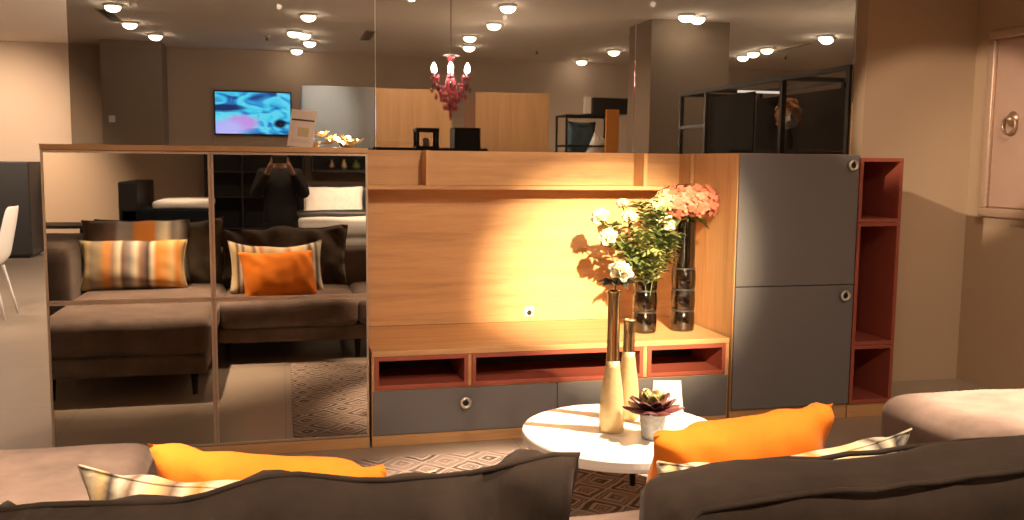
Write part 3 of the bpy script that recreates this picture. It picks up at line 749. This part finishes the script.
# scatter pillows
throw_pillow('orange_pillow', 'plain saffron orange pillow on the left part of the sofa', ORANGE, (-.03, -2.50, .622), .62, .39, .19, -.46, .34, .03, None, .07, 2, .01, .02)
throw_pillow('striped_pillow', 'cream striped pillow tucked behind the left orange pillow', STRIPE2, (-.05, -2.77, .655), .74, .42, .17, -.20, .24, .02, None, .07, 6, .045, .015)
throw_pillow('orange_pillow', 'plain saffron orange pillow on the right part of the sofa', ORANGE, (1.18, -2.55, .648), .57, .395, .20, .15, .30, -.05, None, .07, 9, .0, .02)
throw_pillow('striped_pillow', 'cream striped pillow tucked behind the right orange pillow', STRIPE2, (1.165, -2.80, .648), .71, .395, .18, .09, .25, -.02, None, .07, 12, .04, .015)
throw_pillow('striped_pillow', 'multicoloured striped pillow at the front on the left chaise, seen in the mirror', STRIPE, (-1.11, -2.78, .688), .78, .39, .20, 0, .22, 0, None, .08, 15, .0, .01)
throw_pillow('striped_pillow', 'brown grey orange striped pillow behind the multicoloured one, seen in the mirror', STRIPE3, (-1.12, -2.98, .768), .80, .50, .15, 0, .16, 0, None, .05, 18, .0, .01)

# ------------------------------------------------------------------ on top of the mirrored cabinet
sg = thing('info_stand', 'small slanted printed sign standing on the mirror cabinet', 'sign', (.095, .10, 1.562), -.15)
bm = bmesh.new(); v = [bm.verts.new(p) for p in ((-.064, -.03, .002), (.064, -.03, .002), (.064, .035, .19), (-.064, .035, .19))]; bm.faces.new(v)
sh = thick(obj('sheet', bm, PAPER, sg, world=False), .003)
sh.rotation_euler = (0, .09, 0)
def onsheet(x0, x1, a, b2, m, nm):
    bm = bmesh.new(); vs = []
    for (x, s) in ((x0, a), (x1, a), (x1, b2), (x0, b2)):
        vs.append(bm.verts.new((x, -.03 + .065 * s - .0028, .002 + .188 * s + .001)))
    bm.faces.new(vs); o = obj(nm, bm, m, sh, world=False); thick(o, .0006); return o
onsheet(-.056, .056, .70, .745, INK, 'headline_bar'); onsheet(-.02, .035, .28, .52, INKG, 'picture_patch'); onsheet(-.05, .05, .12, .135, INKG, 'text_line'); onsheet(-.05, .04, .17, .185, INKG, 'text_line')
bm = bmesh.new(); box(bm, -.05, .05, -.02, .06, 0, .003); tube(bm, [(0, .055, .003), (0, .036, .12)], .004, 6); obj('easel_back', bm, CHROME, sg, world=False)
proto = None
spots = [(.175, .13, .0, .03), (.21, .17, .1, .05), (.245, .12, .02, .045), (.275, .18, .05, .055), (.30, .12, .0, .05), (.33, .16, .06, .055), (.36, .12, .0, .05), (.39, .17, .03, .05), (.255, .16, .075, .04)]
names = ['farthest left', 'second from the left', 'third from the left, lying low', 'fourth from the left', 'fifth from the left, lying low', 'tallest, right of the middle', 'second from the right, lying low', 'farthest right', 'perched on top near the middle']
for i, (x, y, dz, s) in enumerate(spots):
    if proto is None:
        g = thing('gilt_flower', 'x', 'decoration', (0, 0, 0))
        for k in range(6):
            bm = bmesh.new(); a = k * PI / 3; petal(bm, (0, 0, .004), a, .5, 1.0 * .05, .016, .3, .2, 4); thick(obj('petal', bm, GOLDM, g, True, world=False), .0012)
        obj('light_bead', ball(bmesh.new(), (0, 0, .02), .011), FAIRY, g, True, world=False); proto = g
    else: g = copy_tree(proto)
    g.location = (x, y, 1.566 + (dz * .5)); g.rotation_euler = (-.5 + .2 * (i % 3), .35 * ((i % 3) - 1), i * 1.1); g.scale = (s / .05,) * 3
    tag(g, 'lit gilded flower on the mirror cabinet, %s' % names[i], None, 'gilded flowers with tiny lights')

# ------------------------------------------------------------------ far showroom beyond the glass
tv = thing('television', 'wall television showing a bright blue abstract picture', 'television', (-.435, 10.99, 2.24))
obj('casing', bx(-1.04, .17, 10.93, 10.985, 1.885, 2.595), BLACK, tv, bevel=.006)
sc_ = obj('screen', bx(-.585, .585, -.001, .002, -.332, .332), SCREEN, tv, world=False); sc_.location = (0, 10.928 - 10.99, 0)
obj('wall_bracket', bx(-.6, -.27, 10.985, 10.997, 2.1, 2.4), BLACK, tv)
bc = thing('dark_cabinet', 'dark tall cabinet against the far left wall', 'cabinet', (-4.2, 10.4, 0))
bm = bmesh.new(); box(bm, -4.9, -3.62, 10.25, 10.95, .04, 1.43); obj('carcass', bm, DARKW, bc, bevel=.006)
for a, b2 in ((-4.89, -4.262), (-4.258, -3.63)): obj('door', bx(a, b2, 10.232, 10.25, .06, 1.415), DARKW, bc, bevel=.003)
obj('plinth', bx(-4.85, -3.67, 10.29, 10.9, 0, .04), BLACK, bc)
# white shell chair
ch = thing('shell_chair', 'white moulded shell chair at the far left edge', 'chair', (-2.75, 4.75, 0))
bm = bmesh.new(); prev = None
prof = [(.33, .80, .23), (.325, .90, .235)][:0] + [(-.27, .50, .20), (-.22, .48, .24), (-.05, .46, .25), (.12, .47, .25), (.21, .52, .25), (.255, .62, .245), (.285, .76, .24), (.32, .92, .22), (.345, 1.05, .18)]
rows_ = []
for (x, z, hw) in prof:
    rows_.append([bm.verts.new((-2.75 + x - .05 * abs(q) ** 2 * (1 if z > .55 else 0), 4.75 + hw * q, z + .05 * abs(q) ** 2.5 * (1 if z < .55 else 0))) for q in (-1, -.7, -.35, 0, .35, .7, 1)])
for a, b2 in zip(rows_, rows_[1:]):
    for k in range(6): bm.faces.new((a[k], a[k + 1], b2[k + 1], b2[k]))
o = obj('shell', bm, WHITE, ch, True); thick(o, .012); o.modifiers.new('sub', 'SUBSURF').levels = 2
for x, y in ((-.2, -.18), (-.2, .18), (.22, -.2), (.22, .2)):
    obj('leg', tube(bmesh.new(), [(-2.75 + x * 1.15, 4.75 + y * 1.1, 0), (-2.75 + x * .7, 4.75 + y * .8, .475)], .012, 10, .016), WHITE, ch, True)

def wardrobe(label, x0, x1, y0, y1, h, m, nd, body):
    w_ = thing('wardrobe', label, 'wardrobe', ((x0 + x1) / 2, (y0 + y1) / 2, 0))
    obj('carcass', bx(x0, x1, y0 + .022, y1, .06, h), body, w_, bevel=.002)
    obj('plinth', bx(x0 + .01, x1 - .01, y0 + .05, y1, 0, .06), DARKW, w_)
    for k in range(nd):
        a = x0 + (x1 - x0) * k / nd + .001; b2 = x0 + (x1 - x0) * (k + 1) / nd - .001
        d = obj('door', bx(a, b2, y0, y0 + .02, .065, h - .002), m, w_, bevel=.0015)
        obj('handle', bx(b2 - .03, b2 - .02, y0 - .018, y0, .95, 1.25), CHROME, d)
wardrobe('grey gloss wardrobe left of the wooden ones', .20, .895, 4.5, 5.1, 2.215, GREYGLOSS, 1, GREYGLOSS)
wardrobe('left wooden wardrobe behind the chandelier', .90, 1.67, 4.5, 5.1, 2.21, OAKV, 1, OAKV)
wardrobe('right wooden wardrobe behind the chandelier', 1.905, 2.68, 4.5, 5.1, 2.20, OAKV, 1, OAKV)
# dark highboard just behind the glass with two black pieces on top
hb = thing('highboard', 'dark highboard top edge showing just behind the glass', 'cabinet', (.91, 1.25, 0))
obj('carcass', bx(.56, 1.27, 1.08, 1.46, .06, 1.565), DARKW, hb, bevel=.003)
obj('top_board', bx(.55, 1.28, 1.06, 1.47, 1.565, 1.583), DARKW, hb, bevel=.002)
obj('plinth', bx(.58, 1.25, 1.10, 1.44, 0, .06), BLACK, hb)
ln = thing('lantern', 'black open frame lantern behind the oak panel', 'lantern', (.905, 1.2, 1.583))
for x in (.842, .968):
    for y in (1.14, 1.26): obj('post', bx(x - .009, x + .009, y - .009, y + .009, 1.595, 1.685), BLACK, ln)
obj('base_plate', bx(.83, .98, 1.128, 1.272, 1.583, 1.595), BLACK, ln)
obj('cap', bx(.83, .98, 1.128, 1.272, 1.685, 1.71), BLACK, ln, bevel=.004)
obj('candle', lathe(bmesh.new(), [(.02, 0), (.02, .05), (.005, .053)], 16, (.905, 1.2, 1.595)), PAPER, ln, True)
bv = thing('planter_box', 'black square planter beside the lantern', 'planter', (1.16, 1.2, 1.583))
bm = bmesh.new(); x0, x1, y0, y1 = 1.075, 1.245, 1.115, 1.285
box(bm, x0, x1, y0, y0 + .012, 1.583, 1.715); box(bm, x0, x1, y1 - .012, y1, 1.583, 1.715); box(bm, x0, x0 + .012, y0 + .012, y1 - .012, 1.583, 1.715); box(bm, x1 - .012, x1, y0 + .012, y1 - .012, 1.583, 1.715); box(bm, x0 + .012, x1 - .012, y0 + .012, y1 - .012, 1.583, 1.60)
obj('wall', bm, BLACK, bv); obj('soil', bx(x0 + .012, x1 - .012, y0 + .012, y1 - .012, 1.60, 1.70), SOIL, bv)

# chandelier
CX, CY, CZ = 1.385, 3.0, 2.12
cl = thing('chandelier', 'small raspberry crystal chandelier with lit candle bulbs', 'chandelier', (CX, CY, H))
obj('cable', tube(bmesh.new(), [(CX, CY, H), (CX, CY, 2.38)], .006, 8), BRASS, cl)
obj('canopy', lathe(bmesh.new(), [(.05, 0), (.05, -.01), (.015, -.04)], 20, (CX, CY, H)), BRASS, cl, True)
obj('column', lathe(bmesh.new(), [(.008, .26), (.035, .24), (.012, .2), (.03, .16), (.015, .12), (.04, .06), (.05, .02), (.03, -.04), (.015, -.09), (.03, -.13), (.008, -.2), (.014, -.24), (.003, -.28)], 20, (CX, CY, CZ)), PINKGL, cl, True)
obj('crown', lathe(bmesh.new(), [(.07, .255), (.075, .262), (.02, .275)], 20, (CX, CY, CZ)), CHROME, cl, True)
for k in range(6):
    a = k * PI / 3 + .35; c_, s_ = math.cos(a), math.sin(a)
    P = lambda r, z: (CX + r * c_, CY + r * s_, CZ + z)
    arm = obj('arm', tube(bmesh.new(), [P(.03, .02), P(.07, -.03), P(.12, -.02), P(.155, .03), P(.16, .06)], .007, 8), PINKGL, cl, True)
    obj('drip_pan', lathe(bmesh.new(), [(.01, 0), (.034, .008), (.036, .014), (.01, .012)], 16, P(.16, .058)), PINKGL, arm, True)
    obj('candle_tube', lathe(bmesh.new(), [(.009, 0), (.009, .05)], 10, P(.16, .068)), PLASTIC, arm, True)
    obj('bulb', lathe(bmesh.new(), [(.008, 0), (.024, .020), (.021, .044), (.004, .075)], 12, P(.16, .117)), BULB, arm, True)
    for q, (r, z) in enumerate(((.16, .035), (.125, -.05), (.085, -.07), (.16, .005), (.12, .10), (.05, -.14))):
        obj('crystal_drop', lathe(bmesh.new(), [(.002, 0), (.016, -.024), (.012, -.044), (.001, -.06)], 6, (CX + r * math.cos(a + .35 * (q % 2)), CY + r * math.sin(a + .35 * (q % 2)), CZ + z)), PINKGL if q % 3 else CLEAR, cl)
for ring, (rr_, zz_, cnt) in enumerate(((.13, -.005, 22), (.09, -.06, 16), (.055, -.11, 10))):
    bm = bmesh.new()
    for k in range(cnt):
        a = 2 * PI * k / cnt; ball(bm, (CX + rr_ * math.cos(a), CY + rr_ * math.sin(a), CZ + zz_ - .012 * math.cos(3 * a)), .017, n=6)
    obj('bead_garland', bm, PINKGL, cl, True)

# textile rack with cushions, boxes and boards
RY = 7.0
rk = thing('display_rack', 'thin black metal rack left of the thick column', 'rack', (4.02, 7.2, 0))
bm = bmesh.new()
for x in (3.645, 4.335):
    for y in (RY, RY + .45): box(bm, x - .012, x + .012, y - .012, y + .012, 0, 2.13)
for z in (.3, .9, 1.5, 1.72, 2.118):
    for y in (RY, RY + .45): box(bm, 3.645, 4.335, y - .01, y + .01, z - .012, z + .012)
    for x in (3.645, 4.335): box(bm, x - .01, x + .01, RY, RY + .45, z - .012, z + .012)
obj('frame', bm, BLACK, rk)
for z in (.9, 1.5): obj('shelf_board', bx(3.66, 4.32, RY + .012, RY + .44, z + .012, z + .03), DARKW, rk)
obj('top_board', bx(3.90, 4.335, RY - .01, RY + .46, 2.13, 2.145), DARKW, rk)
cb = thing('storage_box', 'dark lidded box on top of the black rack', 'box', (4.26, 7.23, 2.145))
obj('box_body', bx(4.02, 4.50, RY + .02, RY + .44, 2.145, 2.30), DARKW, cb, bevel=.004); obj('box_lid', bx(4.01, 4.51, RY + .01, RY + .45, 2.30, 2.36), DARKW, cb, bevel=.004)
lt = thing('sample_board', 'pale board leaning beside the dark box on the rack', 'board', (3.95, 7.2, 2.145)); obj('board_face', bx(3.90, 4.0, RY + .05, RY + .08, 2.145, 2.37), PAPER, lt, bevel=.002)
ob = thing('sample_board', 'upright orange wooden board in front of the rack', 'board', (4.24, 6.9, 0)); obj('board_face', bx(4.15, 4.33, 6.87, 6.91, 0, 2.2), TERR, ob, bevel=.003); obj('board_foot', bx(4.13, 4.35, 6.80, 6.98, 0, .02), BLACK, ob)
throw_pillow('rack_pillow', 'slate blue pillow on the rack left of the orange board', TEAL, (3.90, 7.18, 1.80), .42, .50, .16, .1, .1, 0, None, .08, 40)
throw_pillow('rack_pillow', 'pale grey pillow leaning on the rack by the orange board', LINEN, (4.09, 7.05, 1.70), .26, .34, .10, .2, .2, .35, None, .08, 41)

# black steel display frame behind the glass at right
df = thing('shelving_unit', 'large black steel framed shelving unit at right behind the glass', 'display', (4.2, 2.6, 0))
ys = (1.18, 2.10, 3.5, 4.08); xa, xb = 3.96, 4.52
for y in ys:
    for x in (xa, xb): obj('post', bx(x - .02, x + .02, y - .02, y + .02, 0, 2.18), BLACK, df)
bm = bmesh.new()
for x in (xa, xb): box(bm, x - .02, x + .02, 1.16, 4.10, 2.18, 2.215)
for y in ys: box(bm, xa + .02, xb - .02, y - .02, y + .02, 2.18, 2.215)
obj('top_rail', bm, BLACK, df)
bm = bmesh.new()
for z in (.02, 1.85): 
    for x in (xa, xb): box(bm, x - .015, x + .015, 3.52, 4.06, z, z + .03)
obj('cross_rail', bm, BLACK, df)
obj('back_board', bx(xb - .05, xb - .022, 1.2, 3.48, .05, 2.13), NAVY, df)
for y0, y1, z1 in ((2.62, 3.48, 2.13),): obj('side_board', bx(xa + .022, xa + .04, y0, y1, .05, z1), NAVY, df)
obj('shelf_board', bx(xa + .022, xb - .052, 1.2, 3.04, 1.60, 1.625), NAVY, df)
obj('shelf_board', bx(xa + .022, xb - .052, 1.2, 3.04, .8, .825), NAVY, df)
obj('light_bar', bx(xa + .05, xb - .06, 2.96, 2.98, 2.145, 2.165), LED, df)
db = thing('bouquet_vase', 'dark slim vase on a shelf of the black frame', 'vase', (4.15, 2.33, 1.625))
obj('body', lathe(bmesh.new(), [(.035, 0), (.045, .02), (.05, .09), (.025, .16), (.03, .18)], 24, (4.15, 2.33, 1.625)), DARKW, db, True)
dq = thing('dried_bouquet', 'brown and white dried flowers in the dark vase', 'flowers', (4.15, 2.33, 1.8))
bm = bmesh.new(); florets(bm, (4.15, 2.33, 1.93), .10, .11, .12, 90, .03, -1); obj('brown_blooms', bm, DRIED, dq, True)
bm = bmesh.new(); florets(bm, (4.12, 2.27, 1.88), .06, .07, .07, 40, .03, -1); obj('white_blooms', bm, LINEN, dq, True)
bm = bmesh.new()
for k in range(6): tube(bm, [(4.15, 2.33, 1.72), (4.15 + .05 * math.cos(k), 2.33 + .05 * math.sin(k), 1.92)], .003, 5)
obj('stems', bm, DARKW, dq)

# ------------------------------------------------------------------ showroom behind the viewpoint (seen in the mirror doors)
bs = thing('bookcase', 'black open bookcase behind the sofa, seen in the mirror', 'shelf', (-.45, -9.2, 0))
bm = bmesh.new()
for x in (-1.05, -.55, -.05, .30): box(bm, x - .015, x + .015, -9.45, -9.0, 0, 2.3)
obj('side_boards', bm, DARKW, bs)
bm = bmesh.new()
for z in (.05, .5, .95, 1.3, 1.7, 2.28): box(bm, -1.035, .285, -9.44, -9.01, z, z + .025)
obj('shelf_boards', bm, DARKW, bs)
obj('back_board', bx(-1.05, .30, -9.47, -9.455, 0, 2.3), DARKW, bs)
hs = thing('wall_shelf', 'dark wall shelf box above the white bed, seen in the mirror', 'shelf', (1.3, -9.3, 1.32))
bm = bmesh.new(); box(bm, .42, 2.6, -9.49, -9.15, 1.32, 1.36); box(bm, .42, 2.6, -9.49, -9.15, 1.78, 1.82); box(bm, .42, .46, -9.49, -9.15, 1.36, 1.78); box(bm, 2.56, 2.6, -9.49, -9.15, 1.36, 1.78); box(bm, .46, 2.56, -9.49, -9.47, 1.36, 1.78)
obj('shelf_body', bm, DARKW, hs)
for i, (x, s, m_) in enumerate(((.72, .06, BRASS), (.9, .05, GOLDM), (1.08, .07, LEAF))):
    vv = thing('ornament', ('small pewter', 'small pale gold', 'small green')[i] + ' ornament on the wall shelf, seen in the mirror', 'ornament', (x, -9.3, 1.36))
    obj('body', lathe(bmesh.new(), [(s * .5, 0), (s, .04), (s * .7, .1), (s * .3, .13), (s * .4, .15)], 20, (x, -9.3, 1.36)), m_, vv, True)
bd = thing('white_bed', 'bed with white bedding behind the sofa, seen in the mirror', 'bed', (1.3, -7.6, 0))
obj('bed_frame', bx(.22, 2.1, -8.75, -6.72, .10, .42), DARKW, bd, bevel=.02)
obj('mattress', soft_block(.25, 2.07, -8.7, -6.75, .42, .66, 50, .01, (10, 10, 4), .06), LINEN, bd, True)
obj('duvet', soft_block(.19, 2.13, -7.9, -6.70, .56, .74, 51, .02, (12, 12, 4), .06), LINEN, bd, True)
obj('runner', soft_block(.18, 2.14, -8.12, -7.80, .66, .82, 52, .01, (12, 5, 3), .04), DARKW, bd, True)
obj('headboard', soft_block(.2, 2.12, -8.95, -8.77, .1, 1.12, 53, .01, (12, 4, 8), .05), DARKW, bd, True)
for x in (.70, 1.62): throw_pillow('bed_pillow', 'white pillow at the %s of the white bed head' % ('left' if x < 1 else 'right'), LINEN, (x, -8.55, .90), .85, .48, .2, 0, .35, 0, None, .06, 60 + x)
for x, y in ((.3, -8.6), (2.0, -8.6), (.3, -6.85), (2.0, -6.85)): obj('leg', bx(x - .03, x + .03, y - .03, y + .03, 0, .10), DARKW, bd)
nb = thing('navy_daybed', 'navy daybed behind the sofa at left, seen in the mirror', 'bed', (-1.35, -7.2, 0))
obj('bed_frame', bx(-1.85, -.85, -8.2, -6.9, .08, .90), NAVY, nb, bevel=.02)
obj('headboard', bx(-1.87, -1.66, -8.4, -6.9, .08, 1.22), DARKW, nb, bevel=.02)
obj('coverlet', soft_block(-1.50, -.86, -8.1, -6.91, .90, .99, 55, .01, (8, 8, 3), .03), LINEN, nb, True)
tb = thing('side_table', 'small dark side table behind the sofa arm, seen in the mirror', 'table', (-2.5, -5.6, 0))
obj('table_top', bx(-2.9, -1.95, -6.0, -5.4, .78, .81), DARKW, tb, bevel=.004); obj('shelf', bx(-2.86, -1.99, -5.98, -5.42, .55, .57), DARKW, tb)
for x in (-2.87, -1.98):
    for y in (-5.97, -5.43): obj('leg', bx(x - .025, x + .025, y - .025, y + .025, 0, .78), DARKW, tb)

# photographer, reflected in the mirror door
pr = thing('person', 'person in dark jacket photographing, reflected in the mirror', 'person', (-.02, -5.12, 0))
def skinned(name, verts, edges, radii, m, parent, sub=2):
    me = bpy.data.meshes.new(name); o_ = V(parent.location)
    if parent.parent: o_ = rootloc(parent)
    me.from_pydata([V(v) - o_ for v in verts], edges, []); me.materials.append(m)
    o = bpy.data.objects.new(name, me); COL.objects.link(o); o.parent = parent
    md = o.modifiers.new('skin', 'SKIN'); md.use_smooth_shade = True
    for i, r in enumerate(radii):
        rr = r if isinstance(r, tuple) else (r, r); me.skin_vertices[0].data[i].radius = rr
        me.skin_vertices[0].data[i].use_root = (i == 0)
    s = o.modifiers.new('sub', 'SUBSURF'); s.levels = sub; s.render_levels = sub
    return o
px, py = -.02, -5.12
vs, es, rd = [], [], []
def av(p, r, link=None):
    vs.append(p); rd.append(r)
    if link is not None: es.append((link, len(vs) - 1))
    return len(vs) - 1
pel = av((px, py, .92), (.15, .105)); wa = av((px, py, 1.08), (.13, .095), pel); chs = av((px, py + .01, 1.24), (.15, .105), wa); nk0 = av((px, py, 1.37), (.075, .07), chs); nk = av((px, py + .02, 1.44), .052, nk0)
hd = av((px, py + .045, 1.53), (.068, .078), nk); hd2 = av((px, py + .05, 1.61), (.072, .085), hd); av((px, py + .04, 1.67), (.045, .055), hd2)
for s in (-1, 1):
    sh_ = av((px + s * .155, py, 1.345), .058, nk0); el_ = av((px + s * .245, py + .06, 1.13), .043, sh_); wr_ = av((px + s * .105, py + .265, 1.40), .027, el_); pm = av((px + s * .088, py + .30, 1.445), (.020, .034), wr_)
    for q, (dx, dz, ll) in enumerate(((-.004, .05, .034), (-.008, .028, .04), (-.008, .006, .038), (-.004, -.016, .03))):
        a_ = av((px + s * (.088 + dx), py + .318, 1.462 + dz * .6), .0085, pm); b_ = av((px + s * (.086 + dx), py + .332, 1.466 + dz), .0078, a_); av((px + s * (.086 + dx) - s * ll * .3, py + .338, 1.466 + dz), .0065, b_)
    t_ = av((px + s * .075, py + .29, 1.468), .0095, pm); av((px + s * .055, py + .302, 1.492), .0085, t_)
    hp = av((px + s * .09, py, .84), .088, pel); kn_ = av((px + s * .10, py + .02, .47), .058, hp); an_ = av((px + s * .105, py - .01, .09), .038, kn_); av((px + s * .115, py + .13, .035), (.038, .028), an_)
body = skinned('body', vs, es, rd, SKIN, pr)
vs, es, rd = [], [], []
pel = av((px, py, .72), (.19, .14)); wa0 = av((px, py, .88), (.19, .14), pel); wa = av((px, py, 1.06), (.175, .13), wa0); chs = av((px, py + .01, 1.24), (.185, .135), wa); nk0 = av((px, py, 1.37), (.115, .095), chs); av((px, py + .005, 1.425), (.075, .07), nk0)
for s in (-1, 1):
    sh_ = av((px + s * .165, py, 1.345), .085, nk0); el_ = av((px + s * .25, py + .055, 1.12), .068, sh_); av((px + s * .118, py + .24, 1.375), .044, el_)
skinned('jacket', vs, es, rd, JACKET, pr)
vs, es, rd = [], [], []
pel = av((px, py, .93), (.165, .12))
for s in (-1, 1):
    hp = av((px + s * .092, py, .82), .102, pel); kn_ = av((px + s * .10, py + .018, .47), .075, hp); av((px + s * .105, py - .008, .09), .06, kn_)
skinned('trousers', vs, es, rd, TROUS, pr)
for s in (-1, 1): obj('shoe', soft_block(px + s * .115 - .05, px + s * .115 + .05, py - .08, py + .2, .0, .085, 70, .0, (5, 8, 3), .035), BLACK, pr, True)
bm = ball(bmesh.new(), (px, py + .02, 1.625), 1, .092, .105, .10)
for v in list(bm.verts):
    if v.co.y > py + .07 and v.co.z < 1.66: v.co.y = py + .07
obj('hair', bm, HAIR, pr, True)
bm = bmesh.new()
for s in (-1, 1): ball(bm, (px + s * .03, py + .125, 1.575), .011)
obj('eyes', bm, BLACK, pr, True)
bm = bmesh.new(); tube(bm, [(px, py + .118, 1.575), (px, py + .138, 1.545), (px, py + .128, 1.535)], .009, 8, .013); obj('nose', bm, SKIN, pr, True)
bm = bmesh.new(); tube(bm, [(px - .024, py + .108, 1.505), (px, py + .118, 1.503), (px + .024, py + .108, 1.505)], .006, 6); obj('mouth', bm, PETALP, pr, True)
for s in (-1, 1): obj('ear', ball(bmesh.new(), (px + s * .078, py + .04, 1.57), 1, .010, .018, .03), SKIN, pr, True)
ph = thing('phone', 'black phone held up by the reflected person', 'phone', (-.02, -4.80, 1.5))
obj('phone_body', bx(-.097, .057, -4.803, -4.795, 1.462, 1.536), BLACK, ph, bevel=.003)
obj('phone_screen', bx(-.094, .054, -4.8045, -4.803, 1.465, 1.533), NAVY, ph)

# ------------------------------------------------------------------ lights
def spot(loc, tgt, watts, deg, blend=.4, col=(1, .74, .52), r=.05):
    l = bpy.data.lights.new('ceiling_spot_or_fill', 'SPOT'); l.energy = watts; l.spot_size = math.radians(deg); l.spot_blend = blend; l.color = col; l.shadow_soft_size = r
    o = bpy.data.objects.new('ceiling_spot_or_fill', l); COL.objects.link(o); o.location = loc
    o.rotation_euler = (V(tgt) - V(loc)).to_track_quat('-Z', 'Y').to_euler(); return o
def lamp(loc, watts, col=(1, .79, .60), r=.05):
    l = bpy.data.lights.new('added_point', 'POINT'); l.energy = watts; l.color = col; l.shadow_soft_size = r
    o = bpy.data.objects.new('added_point', l); COL.objects.link(o); o.location = loc
def fill(x, y, watts): return spot((x, y, 3.2), (x, y, 0), watts, 165, .6, (1, .76, .56), .03)  # wide downward spots added as ambient fill
spot((1.35, -4.5, 3.15), (1.97, .74, .66), 4500, 18.6, 1.0, (1, .74, .43))          # oak panel and flowers
spot((1.3, -1.6, 3.15), (.74, -2.21, .44), 420, 13, .8); spot((3.1, -2.1, 3.15), (1.42, -1.09, .36), 1500, 24, .5)         # round table
spot((3.2, -1.2, 3.2), (3.0, -1.6, .5), 1900, 26, .9)           # right chaise
spot((.2, -3.1, 3.15), (-.2, -2.5, .75), 130, 32, .9)             # left orange pillow
spot((1.5, -3.0, 3.15), (1.15, -2.55, .8), 260, 28, .9)           # right orange pillow
spot((-.9, -2.2, 3.15), (-.95, -2.1, .47), 800, 50, .9); spot((.5, -2.9, 3.15), (.45, -2.5, .47), 200, 40, .9)             # left chaise
spot((-1.2, -2.6, 3.2), (4.72, .75, 1.62), 720, 11.5, .4)            # right wall wash
spot((3.5, -1.7, 3.2), (4.64, -.35, 1.5), 80, 56, .8)
spot((1.3, -3.0, 3.15), (1.35, .74, 1.1), 190, 50, .9)            # wall panel wash
for x, y, p in ((0, -4.4, 95), (2.6, -4.4, 90), (-2.5, -4.2, 60), (3.9, -3.0, 30), (-3.6, 6.0, 110)): fill(x, y, p)
spot((-3.7, -7.6, 3.2), (-3.5, -9.5, 1.0), 800, 60, 1.0); spot((-1.2, -6.8, 3.2), (-1.2, -7.3, 1.0), 260, 30, .9); spot((1.2, -6.6, 3.2), (1.2, -8.0, .7), 600, 60, .9)
# beyond the glass
lamp((CX, CY, CZ + .13), 10, (1, .75, .65), 0)
for x, y, p in ((-1.85, 6.9, 150), (.35, 7.0, 150), (2.55, 6.2, 150), (5.0, 8.9, 150), (7.2, 6.7, 150), (.4, 2.6, 80)): fill(x, y, p)
for x, y, p in ((-1, 4.5, 45), (2.6, 6.6, 45), (6.6, 5, 60), (.5, 1.8, 12), (2.0, 2.0, 8)): lamp((x, y, 2.0), p, r=0)  # unseen points added below the ceiling to lift its brightness
spot((-4.2, 8.2, 3.2), (-4.2, 11, 1.5), 400, 70, .9)
spot((3.3, 2.3, 3.2), (4.15, 2.33, 1.95), 110, 14, .8); spot((.40, 3.7, 3.2), (.40, 4.5, 2.02), 380, 30, 1.0, (1, .92, .8)); spot((1.3, 2.9, 3.2), (1.25, 4.5, 1.9), 240, 42, .9); spot((2.35, 2.9, 3.2), (2.3, 4.5, 1.9), 190, 42, .9)  # first spot is added to brighten the dried bouquet
spot((-2.2, 2.6, 3.2), (-2.6, 5.0, .3), 150, 60, .9)
w = bpy.data.worlds.new('dim_room'); SC.world = w; w.use_nodes = True
w.node_tree.nodes['Background'].inputs[0].default_value = (1, .85, .7, 1); w.node_tree.nodes['Background'].inputs[1].default_value = .02

# ------------------------------------------------------------------ camera
cam = bpy.data.cameras.new('camera'); co = bpy.data.objects.new('camera', cam); COL.objects.link(co); SC.camera = co
F = 925.75; cam.sensor_width = 36; cam.lens = F / 1024 * 36; cam.clip_start = .004
yaw, pit, rol = (math.radians(a) for a in (13.957, 6.0465, .5906))
c, s = math.cos(yaw), math.sin(yaw)
fw = V((s * math.cos(pit), c * math.cos(pit), -math.sin(pit))); r0 = V((c, -s, 0)); u0 = r0.cross(fw)
rr = r0 * math.cos(rol) + u0 * math.sin(rol); uu = -r0 * math.sin(rol) + u0 * math.cos(rol)
M = Matrix((rr, uu, -fw)).transposed().to_4x4(); M.translation = (0, -4.768, 1.5); co.matrix_world = M
SC.view_settings.view_transform = 'Standard'; SC.view_settings.look = 'None'; SC.view_settings.gamma = 1; SC.view_settings.use_curve_mapping = False
SC.view_settings.exposure = .75
